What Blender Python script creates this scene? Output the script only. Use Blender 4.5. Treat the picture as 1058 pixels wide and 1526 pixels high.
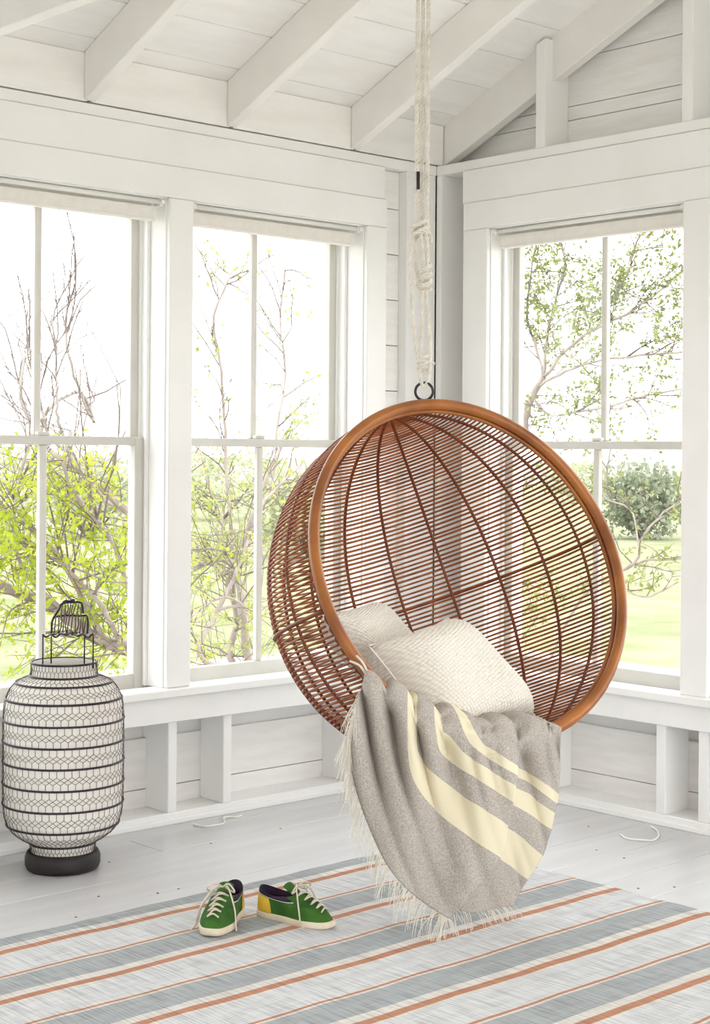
import bpy, bmesh, math, random
import numpy as np
from mathutils import Vector, Matrix

# ---------------------------------------------------------------- scene reset
for o in list(bpy.data.objects):
    bpy.data.objects.remove(o, do_unlink=True)
SC = bpy.context.scene
COL = SC.collection
rnd = random.Random(7)

# ---------------------------------------------------------------- camera
# room frame: x = 0 is the right wall, y = 0 the left wall, z = 0 the floor
YAW, ROLL, FPX, CYP, CXP = .740388, -.0073577, 2368.28, 678.03, 529.0
CAM = np.array([-4.63927, -4.59320, 1.31357])
_f = np.array([math.sin(YAW), math.cos(YAW), 0.0])
_r0 = np.array([math.cos(YAW), -math.sin(YAW), 0.0])
_d0 = np.cross(_f, _r0)
_r = math.cos(ROLL) * _r0 + math.sin(ROLL) * _d0
_d = -math.sin(ROLL) * _r0 + math.cos(ROLL) * _d0
cam = bpy.data.cameras.new('camera')
cam.sensor_fit = 'HORIZONTAL'
cam.sensor_width = 36.0
cam.lens = 36.0 * FPX / 1058.0
cam.shift_y = (CYP - 763.0) / 1058.0
cam.clip_end = 2000
camo = bpy.data.objects.new('camera', cam)
COL.objects.link(camo)
camo.matrix_world = Matrix((
    (_r[0], -_d[0], -_f[0], CAM[0]),
    (_r[1], -_d[1], -_f[1], CAM[1]),
    (_r[2], -_d[2], -_f[2], CAM[2]),
    (0, 0, 0, 1)))
SC.camera = camo

# ---------------------------------------------------------------- sky and exposure
world = bpy.data.worlds.new('overcast_sky')
SC.world = world
world.use_nodes = True
bg = world.node_tree.nodes['Background']
bg.inputs[0].default_value = (0.975, 0.985, 1.0, 1)
bg.inputs[1].default_value = 1.0
SC.view_settings.view_transform = 'Standard'
SC.view_settings.look = 'None'
SC.view_settings.gamma = 1.0
SC.view_settings.use_curve_mapping = False
SC.view_settings.exposure = 2.2
SC.cycles.max_bounces = 14
SC.cycles.diffuse_bounces = 9
SC.cycles.transparent_max_bounces = 24

# ---------------------------------------------------------------- helpers
def ray(px, py):
    return _r * (px - CXP) / FPX + _d * (py - CYP) / FPX + _f

def at_depth(px, py, d):
    return CAM + d * ray(px, py)

def on_y(px, py, y):
    r = ray(px, py)
    return CAM + (y - CAM[1]) / r[1] * r

def on_x(px, py, x):
    r = ray(px, py)
    return CAM + (x - CAM[0]) / r[0] * r

def on_z(px, py, z=0.0):
    r = ray(px, py)
    return CAM + (z - CAM[2]) / r[2] * r

def lin(c):
    return tuple(((v / 12.92) if v <= .04045 else ((v + .055) / 1.055) ** 2.4) for v in c)

def rgb(r, g, b):
    return lin((r / 255., g / 255., b / 255.)) + (1.0,)


class MB:
    """collects vertices and faces for one mesh"""
    def __init__(self):
        self.v, self.f, self.uv = [], [], None

    def add(self, vs, fs):
        n = len(self.v)
        self.v += [tuple(float(c) for c in p) for p in vs]
        self.f += [tuple(i + n for i in f) for f in fs]

    def box(self, x0, x1, y0, y1, z0, z1):
        x0, x1 = min(x0, x1), max(x0, x1)
        y0, y1 = min(y0, y1), max(y0, y1)
        z0, z1 = min(z0, z1), max(z0, z1)
        self.add([(x0, y0, z0), (x1, y0, z0), (x1, y1, z0), (x0, y1, z0),
                  (x0, y0, z1), (x1, y0, z1), (x1, y1, z1), (x0, y1, z1)],
                 [(0, 3, 2, 1), (4, 5, 6, 7), (0, 1, 5, 4), (1, 2, 6, 5), (2, 3, 7, 6), (3, 0, 4, 7)])
        return self

    def hexa(self, p):
        self.add(p, [(0, 3, 2, 1), (4, 5, 6, 7), (0, 1, 5, 4), (1, 2, 6, 5), (2, 3, 7, 6), (3, 0, 4, 7)])
        return self

    def tube(self, pts, r, sides=6, closed=False, cap=True, twist=0.0):
        P = np.array(pts, float)
        n = len(P)
        if np.isscalar(r):
            R = np.full(n, r)
        else:
            R = np.array(r, float)
        T = np.zeros_like(P)
        if closed:
            T = np.roll(P, -1, 0) - np.roll(P, 1, 0)
        else:
            T[1:-1] = P[2:] - P[:-2]
            T[0] = P[1] - P[0]
            T[-1] = P[-1] - P[-2]
        T /= np.maximum(np.linalg.norm(T, axis=1)[:, None], 1e-9)
        up = np.array([0, 0, 1.0]) if abs(T[0][2]) < .9 else np.array([1.0, 0, 0])
        u = np.cross(T[0], up); u /= np.linalg.norm(u)
        vs = []
        for i in range(n):
            u = u - T[i] * (u @ T[i])
            l = np.linalg.norm(u)
            u = u / l if l > 1e-6 else np.cross(T[i], [0.3, 0.5, .8])
            w = np.cross(T[i], u)
            for k in range(sides):
                a = 2 * math.pi * k / sides + twist * i
                vs.append(P[i] + R[i] * (math.cos(a) * u + math.sin(a) * w))
        fs = []
        m = n if closed else n - 1
        for i in range(m):
            j = (i + 1) % n
            for k in range(sides):
                k2 = (k + 1) % sides
                fs.append((i * sides + k, i * sides + k2, j * sides + k2, j * sides + k))
        if not closed and cap:
            fs.append(tuple(reversed(range(sides))))
            fs.append(tuple((n - 1) * sides + k for k in range(sides)))
        self.add(vs, fs)
        return self

    def lathe(self, prof, cx=0, cy=0, n=48, cap=True):
        vs = []
        for (r, z) in prof:
            for k in range(n):
                a = 2 * math.pi * k / n
                vs.append((cx + r * math.cos(a), cy + r * math.sin(a), z))
        fs = []
        for i in range(len(prof) - 1):
            for k in range(n):
                k2 = (k + 1) % n
                fs.append((i * n + k, i * n + k2, (i + 1) * n + k2, (i + 1) * n + k))
        if cap:
            fs.append(tuple(reversed(range(n))))
            fs.append(tuple((len(prof) - 1) * n + k for k in range(n)))
        self.add(vs, fs)
        return self

    def grid(self, G, closed_u=False):
        """G[i][j] points"""
        nu, nv = len(G), len(G[0])
        vs = [p for row in G for p in row]
        fs = []
        for i in range(nu if closed_u else nu - 1):
            i2 = (i + 1) % nu
            for j in range(nv - 1):
                fs.append((i * nv + j, i2 * nv + j, i2 * nv + j + 1, i * nv + j + 1))
        self.add(vs, fs)
        return self

    def mesh(self, name, mat, smooth=False):
        me = bpy.data.meshes.new(name)
        me.from_pydata(self.v, [], self.f)
        me.update()
        if mat:
            me.materials.append(mat)
        if smooth:
            me.polygons.foreach_set('use_smooth', [True] * len(me.polygons))
        return me


def link(name, me, parent=None):
    o = bpy.data.objects.new(name, me)
    COL.objects.link(o)
    if parent is not None:
        o.parent = parent
        o.matrix_parent_inverse = parent.matrix_world.inverted() if parent.type != 'EMPTY' else Matrix.Translation(-parent.location)
    return o


def obj(name, mb, mat, parent=None, smooth=False, bevel=0, center=True):
    """one mesh object; its origin sits at its own centre"""
    if isinstance(mb, MB):
        if center and mb.v:
            V = np.array(mb.v)
            c = (V.min(0) + V.max(0)) / 2
            mb.v = [tuple(p) for p in (V - c)]
        else:
            c = np.zeros(3)
        me = mb.mesh(name, mat, smooth)
    else:
        me, c = mb, np.zeros(3)
    o = bpy.data.objects.new(name, me)
    COL.objects.link(o)
    o.location = c
    if parent is not None:
        o.parent = parent
        o.location = Vector(c) - parent_world(parent)
    if bevel:
        b = o.modifiers.new('bevel', 'BEVEL')
        b.width = bevel
        b.segments = 1
        b.limit_method = 'ANGLE'
    return o


def parent_world(p):
    v = Vector((0, 0, 0))
    while p is not None:
        v = v + Vector(p.location)
        p = p.parent
    return v


def empty(name, loc):
    o = bpy.data.objects.new(name, None)
    COL.objects.link(o)
    o.location = tuple(float(c) for c in loc)
    o.empty_display_size = .1
    return o


def tag(o, label, cat=None, group=None, kind=None):
    o['label'] = label
    if cat:
        o['category'] = cat
    if group:
        o['group'] = group
    if kind:
        o['kind'] = kind
    return o


# ---------------------------------------------------------------- materials
def mat(name, col, rough=.6, col2=None, nscale=8., bump=0., bscale=60., spec=.3, stretch=None, detail=4., trans=0., sub=0.):
    m = bpy.data.materials.new(name)
    m.use_nodes = True
    nt = m.node_tree
    b = nt.nodes['Principled BSDF']
    b.inputs['Base Color'].default_value = col
    b.inputs['Roughness'].default_value = rough
    b.inputs['Specular IOR Level'].default_value = spec
    tc = nt.nodes.new('ShaderNodeTexCoord')
    src = tc.outputs['Object']
    if stretch:
        mp = nt.nodes.new('ShaderNodeMapping')
        mp.inputs['Scale'].default_value = stretch
        nt.links.new(src, mp.inputs['Vector'])
        src = mp.outputs['Vector']
    if col2:
        n = nt.nodes.new('ShaderNodeTexNoise')
        n.inputs['Scale'].default_value = nscale
        n.inputs['Detail'].default_value = detail
        nt.links.new(src, n.inputs['Vector'])
        r = nt.nodes.new('ShaderNodeValToRGB')
        r.color_ramp.elements[0].position = .35
        r.color_ramp.elements[1].position = .68
        r.color_ramp.elements[0].color = col
        r.color_ramp.elements[1].color = col2
        nt.links.new(n.outputs['Fac'], r.inputs['Fac'])
        nt.links.new(r.outputs['Color'], b.inputs['Base Color'])
    if bump:
        n2 = nt.nodes.new('ShaderNodeTexNoise')
        n2.inputs['Scale'].default_value = bscale
        n2.inputs['Detail'].default_value = 3
        nt.links.new(src, n2.inputs['Vector'])
        bp = nt.nodes.new('ShaderNodeBump')
        bp.inputs['Strength'].default_value = bump
        bp.inputs['Distance'].default_value = .004
        nt.links.new(n2.outputs['Fac'], bp.inputs['Height'])
        nt.links.new(bp.outputs['Normal'], b.inputs['Normal'])
    return m


M_WALL = mat('white_wall_paint', rgb(238, 238, 237), .55, rgb(233, 232, 230), 3., .12, 25.)
M_BOARD = mat('white_board_paint', rgb(239, 238, 236), .6, rgb(231, 229, 226), 5., .2, 18., stretch=(1, 1, 6))
M_TRIM = mat('white_trim_gloss', rgb(240, 240, 239), .4, rgb(236, 236, 234), 4., .05, 30.)
M_SASH = mat('window_sash_paint', rgb(212, 210, 204), .4, rgb(204, 202, 195), 5., .05, 30.)
M_ROOF = mat('white_ceiling_paint', rgb(242, 241, 239), .6, rgb(236, 234, 231), 4., .15, 15., stretch=(1, 5, 5))
M_RAFT = mat('white_rafter_paint', rgb(238, 237, 233), .6, rgb(230, 228, 223), 3., .15, 12.)
M_FLOOR = mat('grey_floor_paint', rgb(212, 212, 213), .26, rgb(203, 203, 205), 3.5, .08, 14., spec=.5, stretch=(.4, 3, 3))
M_SHADE = mat('shade_fabric', rgb(232, 230, 225), .8, rgb(227, 224, 218), 30.)
M_TUBE = mat('shade_tube', rgb(232, 232, 228), .35)
M_GAP = mat('dark_gap', rgb(120, 112, 104), .9)
M_BLACK = mat('black_iron', rgb(28, 27, 30), .45, spec=.5)
M_RIM = mat('bent_rattan_pole', rgb(172, 106, 46), .30, rgb(126, 68, 28), 6., .15, 30., spec=.5)
M_ROD = mat('rattan_rod', rgb(166, 94, 46), .40, rgb(122, 62, 30), 14., .15, 60., spec=.4)
M_RIB = mat('rattan_rib', rgb(128, 66, 32), .5, rgb(104, 50, 26), 14., .2, 60., spec=.4)
M_ROPE = mat('cotton_rope', rgb(238, 234, 226), .9, rgb(222, 216, 205), 40., .4, 200.)
M_PAPER = mat('lantern_liner', rgb(246, 243, 236), .7)
M_WIRE = mat('lantern_wire', rgb(96, 78, 76), .5, spec=.4)
M_HOOP = mat('lantern_hoop', rgb(44, 30, 36), .45, spec=.4)
M_BASE = mat('dark_wood_base', rgb(52, 46, 46), .5, rgb(38, 33, 34), 9., .2, 40.)
M_GREEN = mat('green_canvas', rgb(60, 106, 34), .75, rgb(40, 80, 26), 18., .35, 250.)
M_RUBBER = mat('shoe_rubber', rgb(226, 214, 192), .5, rgb(208, 192, 166), 12., .1, 60.)
M_LINING = mat('shoe_lining', rgb(58, 36, 62), .8, rgb(42, 28, 48), 20., .2, 200.)
M_PATCH = mat('yellow_canvas', rgb(226, 190, 70), .75, rgb(206, 164, 50), 20., .3, 250.)
M_LACE = mat('shoe_lace', rgb(222, 212, 196), .85, rgb(200, 188, 170), 60., .3, 300.)
M_WHITE = mat('shoe_white', rgb(214, 222, 214), .6)
M_CORD = mat('white_cord', rgb(238, 236, 230), .6)
M_BARK = mat('grey_bark', rgb(164, 154, 147), .85, rgb(134, 123, 116), 14., .5, 40., stretch=(1, 1, .3))
M_TWIG = mat('brown_twig', rgb(124, 112, 105), .85, rgb(102, 90, 85), 20.)


def glass_mat():
    m = bpy.data.materials.new('window_glass')
    m.use_nodes = True
    nt = m.node_tree
    nt.nodes.clear()
    out = nt.nodes.new('ShaderNodeOutputMaterial')
    t = nt.nodes.new('ShaderNodeBsdfTransparent')
    t.inputs[0].default_value = (.975, .985, .98, 1)
    g = nt.nodes.new('ShaderNodeBsdfGlossy')
    g.inputs['Roughness'].default_value = .02
    lw = nt.nodes.new('ShaderNodeLayerWeight')
    lw.inputs['Blend'].default_value = .5
    pw = nt.nodes.new('ShaderNodeMath')
    pw.operation = 'POWER'
    pw.inputs[1].default_value = 5.0
    fr = nt.nodes.new('ShaderNodeMath')
    fr.operation = 'MULTIPLY_ADD'
    fr.inputs[1].default_value = .45
    fr.inputs[2].default_value = .018
    nt.links.new(lw.outputs['Facing'], pw.inputs[0])
    nt.links.new(pw.outputs[0], fr.inputs[0])
    mx = nt.nodes.new('ShaderNodeMixShader')
    nt.links.new(fr.outputs[0], mx.inputs[0])
    nt.links.new(t.outputs[0], mx.inputs[1])
    nt.links.new(g.outputs[0], mx.inputs[2])
    nt.links.new(mx.outputs[0], out.inputs[0])
    return m


M_GLASS = glass_mat()


def leaf_mat(name, col, col2, tr=.45):
    m = bpy.data.materials.new(name)
    m.use_nodes = True
    nt = m.node_tree
    nt.nodes.clear()
    out = nt.nodes.new('ShaderNodeOutputMaterial')
    d = nt.nodes.new('ShaderNodeBsdfDiffuse')
    t = nt.nodes.new('ShaderNodeBsdfTranslucent')
    tc = nt.nodes.new('ShaderNodeTexCoord')
    n = nt.nodes.new('ShaderNodeTexNoise')
    n.inputs['Scale'].default_value = 3.5
    r = nt.nodes.new('ShaderNodeValToRGB')
    r.color_ramp.elements[0].position = .35
    r.color_ramp.elements[1].position = .65
    r.color_ramp.elements[0].color = col
    r.color_ramp.elements[1].color = col2
    mx = nt.nodes.new('ShaderNodeMixShader')
    mx.inputs[0].default_value = tr
    L = nt.links.new
    L(tc.outputs['Object'], n.inputs['Vector'])
    L(n.outputs['Fac'], r.inputs['Fac'])
    L(r.outputs['Color'], d.inputs['Color'])
    L(r.outputs['Color'], t.inputs['Color'])
    L(d.outputs[0], mx.inputs[1])
    L(t.outputs[0], mx.inputs[2])
    L(mx.outputs[0], out.inputs[0])
    return m


M_LEAF5 = leaf_mat('tree_leaf', rgb(150, 156, 102), rgb(128, 138, 80), .3)
M_DTWIG = mat('dark_twig', rgb(112, 100, 94), .85, rgb(92, 80, 74), 20.)
M_LEAF1 = leaf_mat('spring_leaf', rgb(178, 186, 78), rgb(154, 170, 56))
M_LEAF2 = leaf_mat('pale_leaf', rgb(176, 180, 118), rgb(156, 166, 92))
M_LEAF3 = leaf_mat('bush_leaf', rgb(154, 158, 138), rgb(134, 142, 118), .25)
M_LEAF4 = leaf_mat('far_leaf', rgb(176, 178, 150), rgb(162, 168, 134), .25)

# ================================================================ STRUCTURE
ZT = 2.50            # top of the wall plates
WD = .14             # depth of the stud bays
SL = .44             # roof slope
ZR = 2.675           # underside of the roof boards above the left wall
RIDGE = -3.3
XL, YF = -6.6, -6.9  # far ends of floor and roof behind the camera
PITCH = .1835

# ---- floor: painted planks running along the left wall
floor = obj('floor', MB().box(XL, WD + .04, YF, WD + .04, -.10, -.024), M_GAP)
tag(floor, 'pale grey painted plank floor under the striped rug', 'floor', kind='structure')
edges = [WD + .03] + [-.1 - .2 * k for k in range(35)]
for i in range(len(edges) - 1):
    ya, yb = edges[i], edges[i + 1]
    if yb < YF:
        break
    cuts = [WD + .03]
    r2 = random.Random(100 + i)
    first = {1: -1.562, 2: -2.9, 3: -.9}.get(i, -r2.uniform(.5, 3.2))
    x = first
    while x > XL + .4:
        cuts.append(x)
        x -= r2.uniform(2.2, 3.4)
    cuts.append(XL)
    for a, b in zip(cuts[:-1], cuts[1:]):
        dz = r2.uniform(-.0008, .0006)
        obj('floorboard', MB().box(b + .001, a - .001, yb + .0012, ya - .0012, -.024, dz), M_FLOOR, floor, bevel=.0015)
# round nail heads in the planks
for (px, py) in ((1058 * 0 + 163, 1285), (147, 1336), (235, 1331), (266, 1325), (113, 1367), (877, 1232), (889, 1267), (930, 1279), (951, 1324), (1005, 1322), (418, 1235), (314, 1257)):
    p = on_z(px, py, 0)
    obj('nail', MB().lathe([(.004, -.004), (.004, .0012), (.0028, .0018)], p[0], p[1], 8), M_GAP, floor)

# ---- left wall (plane y = 0) and right wall (plane x = 0)
LW = [(-1.247 - .948 * k, -.402 - .948 * k) for k in range(6)]          # window openings in x
RW = [(-1.240 - 1.051 * k, -.303 - 1.051 * k) for k in range(6)]          # window openings in y
WZ0, WZ1 = .485, 2.216
LEND, REND = XL, 2 * RIDGE


def wbox(side, a0, a1, d0, d1, z0, z1, mb=None):
    """box in wall coordinates: a along the wall, d outward depth"""
    mb = mb or MB()
    if side == 'L':
        mb.box(a0, a1, d0, d1, z0, z1)
    else:
        mb.box(d0, d1, a0, a1, z0, z1)
    return mb


def build_wall(side, W, end, name, label):
    # outer skin with the window openings left free
    mb = MB()
    SK0, SK1 = WD + .022, WD + .04
    if side == 'L':
        a_top = WD + .04
    else:
        a_top = WD + .02
    wbox(side, end, a_top, SK0, SK1, -.02, WZ0 - .05, mb)
    wbox(side, end, a_top, SK0, SK1, WZ1 + .02, 2.62, mb)
    xs = [a_top] + [v for w in W for v in (w[1] + .02, w[0] - .02)] + [end]
    for k in range(0, len(xs), 2):
        wbox(side, xs[k + 1], xs[k], SK0, SK1, WZ0 - .05, WZ1 + .02, mb)
    w = obj(name, mb, M_WALL)
    tag(w, label, 'wall', kind='structure')
    # sheathing boards, visible in the open stud bays
    def board(a0, a1, z0, z1):
        obj('board', wbox(side, a0, a1, WD, WD + .02, z0 + .0015, z1 - .0015), M_BOARD, w, bevel=.0012)
    z = .105 - PITCH
    zs = []
    while z < 2.62:
        zs.append(z)
        z += PITCH
    for k, z0 in enumerate(zs):
        z1 = min(z0 + PITCH, 2.62)
        z0 = max(z0, 0.0)
        if z1 <= WZ0 - .03 or z0 >= WZ1:
            board(end, a_top - .02, z0, z1)
        else:
            for q in range(0, len(xs), 2):
                board(xs[q + 1], xs[q] - (.02 if q == 0 else 0), z0, z1)
    # plates
    obj('bottom_plate', wbox(side, end, WD if side == 'R' else -.0, 0, WD, 0, .040), M_TRIM, w, bevel=.003)
    obj('base_strip', wbox(side, end, -.012, -.014, 0, 0, .022), M_TRIM, w, bevel=.004)
    obj('top_plate', wbox(side, end, 0 if side == 'L' else 0.0, -.002, WD, ZT - .040, ZT), M_TRIM, w, bevel=.003)
    return w


wall_left = build_wall('L', LW, LEND, 'wall_left', 'white window wall with open stud bays beside the wire lantern')
wall_right = build_wall('R', RW, REND, 'wall_right', 'white window wall with gable studs behind the hanging chair')


def stud(wall, side, a0, a1, z0, z1, d0=0., name='stud'):
    return obj(name, wbox(side, a0, a1, d0, WD, z0, z1), M_TRIM, wall, bevel=.003)


# studs below the windows, left wall
for a in (-1.327, -1.081, -.480, -1.69, -2.08, -2.45, -2.9, -3.4, -3.9, -4.4, -4.9, -5.4, -5.9):
    stud(wall_left, 'L', a, a + .039, .040, .364)
# corner post and casing-high studs
stud(wall_left, 'L', -.165, -.001, .040, ZT - .04, d0=.002, name='corner_post')
stud(wall_left, 'L', -.330, -.292, .040, ZT - .04)
for a in (-1.167, -2.08 + .91):
    stud(wall_right, 'R', a, a + .042, .040, .360) if a == -1.167 else None
for a in (-1.348, -.62, -.17, -1.75, -2.2, -2.8, -3.4, -4.0, -4.6, -5.2, -5.8):
    stud(wall_right, 'R', a, a + .042, .040, .360)
stud(wall_right, 'R', -.030, .0, .040, ZT - .04)
stud(wall_right, 'R', -.178, -.140, .040, ZT - .04, d0=.012)

# narrow boards filling the bay beside the corner post
for k in range(14):
    z0_, z1_ = max(.04, .105 + PITCH * (k - 1)), min(ZT - .04, .105 + PITCH * k)
    obj('corner_board', wbox('L', -.291, -.166, .048, .066, z0_ + .0015, z1_ - .0015), M_BOARD, wall_left, bevel=.0012)

# header boards, casings and aprons (flat stock nailed over the studs)
def trim(name, side, a0, a1, z0, z1, th, wall):
    return obj(name, wbox(side, a0, a1, -th, 0.0, z0, z1), M_TRIM, wall, bevel=.003)


trim('header_board', 'L', LEND, -.300, 2.329, 2.458, .012, wall_left)
trim('head_casing', 'L', LEND, -.297, WZ1, 2.327, .022, wall_left)
trim('header_board', 'R', REND, -.158, 2.326, 2.458, .012, wall_right)
trim('head_casing', 'R', REND, -.173, WZ1, 2.324, .022, wall_right)
for a0, a1 in [(-.402, -.297)] + [(-1.350 - .948 * k, -1.247 - .948 * k) for k in range(6)]:
    trim('side_casing', 'L', a0, a1, .487, WZ1 - .001, .021, wall_left)
for a0, a1 in [(-.303, -.173)] + [(-1.354 - 1.051 * k, -1.240 - 1.051 * k) for k in range(6)]:
    trim('side_casing', 'R', a0, a1, .480, WZ1 - .001, .021, wall_right)
trim('apron', 'L', LEND, -.015, .364, .455, .020, wall_left)
trim('apron', 'R', REND, -.024, .360, .450, .020, wall_right)
obj('window_stool', wbox('L', LEND, -.010, -.050, .06, .456, .486), M_TRIM, wall_left, bevel=.004)
obj('window_stool', wbox('R', REND, -.052, -.050, .06, .450, .480), M_TRIM, wall_right, bevel=.004)

# gable end above the right wall: boards, studs, end rafter
z0 = 2.62
def roof_z(y):
    return ZR - SL * y if y > RIDGE else ZR - SL * RIDGE + SL * (y - RIDGE)


k = 0
zb = .105 + PITCH * 14
zz = 2.62
while zz < ZR - SL * RIDGE:
    z1 = min(zb, ZR - SL * RIDGE)
    def yhi(z):
        return -(z - ZR) / SL if z > ZR else .02
    p = [(WD, 2 * RIDGE - yhi(zz), zz + .0015), (WD + .02, 2 * RIDGE - yhi(zz), zz + .0015), (WD + .02, yhi(zz), zz + .0015), (WD, yhi(zz), zz + .0015),
         (WD, 2 * RIDGE - yhi(z1), z1 - .0015), (WD + .02, 2 * RIDGE - yhi(z1), z1 - .0015), (WD + .02, yhi(z1), z1 - .0015), (WD, yhi(z1), z1 - .0015)]
    obj('gable_board', MB().hexa(p), M_BOARD, wall_right, bevel=.0012)
    zz = z1
    zb += PITCH
for a in (-.580, -1.262, -1.87, -2.48):
    zt0, zt1 = roof_z(a) - .01, roof_z(a + .047) - .01
    p = [(0, a, ZT), (WD, a, ZT), (WD, a + .047, ZT), (0, a + .047, ZT), (0, a, zt0), (WD, a, zt0), (WD, a + .047, zt1), (0, a + .047, zt1)]
    obj('gable_stud', MB().hexa(p), M_TRIM, wall_right, bevel=.003)

# ---- ceiling: boards on rafters
mb = MB()
for (ya, yb) in ((.40, RIDGE), (RIDGE, YF)):
    za, zb_ = roof_z(ya) + .03, roof_z(yb) + .03
    mb.hexa([(XL, yb, zb_), (.35, yb, zb_), (.35, ya, za), (XL, ya, za), (XL, yb, zb_ + .04), (.35, yb, zb_ + .04), (.35, ya, za + .04), (XL, ya, za + .04)])
ceiling = obj('ceiling', mb, M_GAP)
tag(ceiling, 'white board ceiling sloping up over exposed rafters', 'ceiling', kind='structure')


def sloped(x0, x1, ya, yb, t0, t1, gap=.0015):
    """slab that follows the roof from ya down to yb, t0..t1 above the board underside"""
    a, b = ya - gap, yb + gap
    za, zb_ = roof_z(a), roof_z(b)
    return MB().hexa([(x0, b, zb_ + t0), (x1, b, zb_ + t0), (x1, a, za + t0), (x0, a, za + t0),
                      (x0, b, zb_ + t1), (x1, b, zb_ + t1), (x1, a, za + t1), (x0, a, za + t1)])


y = -.064 + PITCH * 2
i = 0
while y > RIDGE + .02:
    y2 = max(y - PITCH, RIDGE)
    cuts = [.34, -.45 - (i % 3) * .61 - (i % 2) * .6, -3.5 - (i % 2) * .61, XL]
    for a, b in zip(cuts[:-1], cuts[1:]):
        obj('ceiling_board', sloped(b + .001, a - .001, y, y2, 0, .026, .0022), M_ROOF, ceiling, bevel=.0015)
    y = y2
    i += 1
y = RIDGE
while y > YF:
    y2 = max(y - .37, YF)
    obj('ceiling_board', sloped(XL, .34, y, y2, 0, .026), M_ROOF, ceiling)
    y = y2
RX = [-.475 - .61 * k for k in range(0, 10)]
RT = .045
for x in RX:
    ya = .32
    # rafter: bottom edge starts on the plate
    za, zb_ = roof_z(0), roof_z(RIDGE)
    dp = .168
    obj('rafter', MB().hexa([(x, RIDGE, zb_ - dp), (x + RT, RIDGE, zb_ - dp), (x + RT, 0.10, roof_z(.10) - .10), (x, 0.10, roof_z(.10) - .10),
                             (x, RIDGE, zb_), (x + RT, RIDGE, zb_), (x + RT, .10, roof_z(.10)), (x, .10, roof_z(.10))]) if False else
        MB().hexa([(x, RIDGE, zb_ - dp), (x + RT, RIDGE, zb_ - dp), (x + RT, 0.0, za - dp), (x, 0.0, za - dp),
                   (x, RIDGE, zb_ - .001), (x + RT, RIDGE, zb_ - .001), (x + RT, 0.0, za - .001), (x, 0.0, za - .001)]), M_RAFT, ceiling, bevel=.003)
    zr = roof_z(RIDGE)
    obj('rafter', MB().hexa([(x, YF, roof_z(YF) - dp), (x + RT, YF, roof_z(YF) - dp), (x + RT, RIDGE, zr - dp), (x, RIDGE, zr - dp),
                             (x, YF, roof_z(YF) - .001), (x + RT, YF, roof_z(YF) - .001), (x + RT, RIDGE, zr - .001), (x, RIDGE, zr - .001)]), M_RAFT, ceiling)
# end rafter against the gable boards
za, zb_ = roof_z(.0), roof_z(RIDGE)
obj('end_rafter', MB().hexa([(.045, RIDGE, zb_ - .175), (.095, RIDGE, zb_ - .175), (.095, 0.02, za - .175), (.045, 0.02, za - .175),
                             (.045, RIDGE, zb_ - .001), (.095, RIDGE, zb_ - .001), (.095, .02, za - .001), (.045, .02, za - .001)]), M_RAFT, ceiling, bevel=.003)
# blocking between rafters on the left plate
bx = [.04] + RX
for a, b in zip(bx[:-1], bx[1:]):
    lo = b + RT if b != .04 else b
    obj('blocking', MB().box(lo - .015, a + .015 if a != .04 else a, .0015, .040, ZT + .006, roof_z(.002) - .004), M_ROOF, ceiling, bevel=.0015)
# tie beam beside the rafter left of the frame, and its neighbours further on
for x in (-2.305, -4.745):
    obj('tie_beam', MB().box(x - .01, x + .035, 2 * RIDGE, .06, 2.532, 2.70), M_RAFT, ceiling, bevel=.003)

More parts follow.
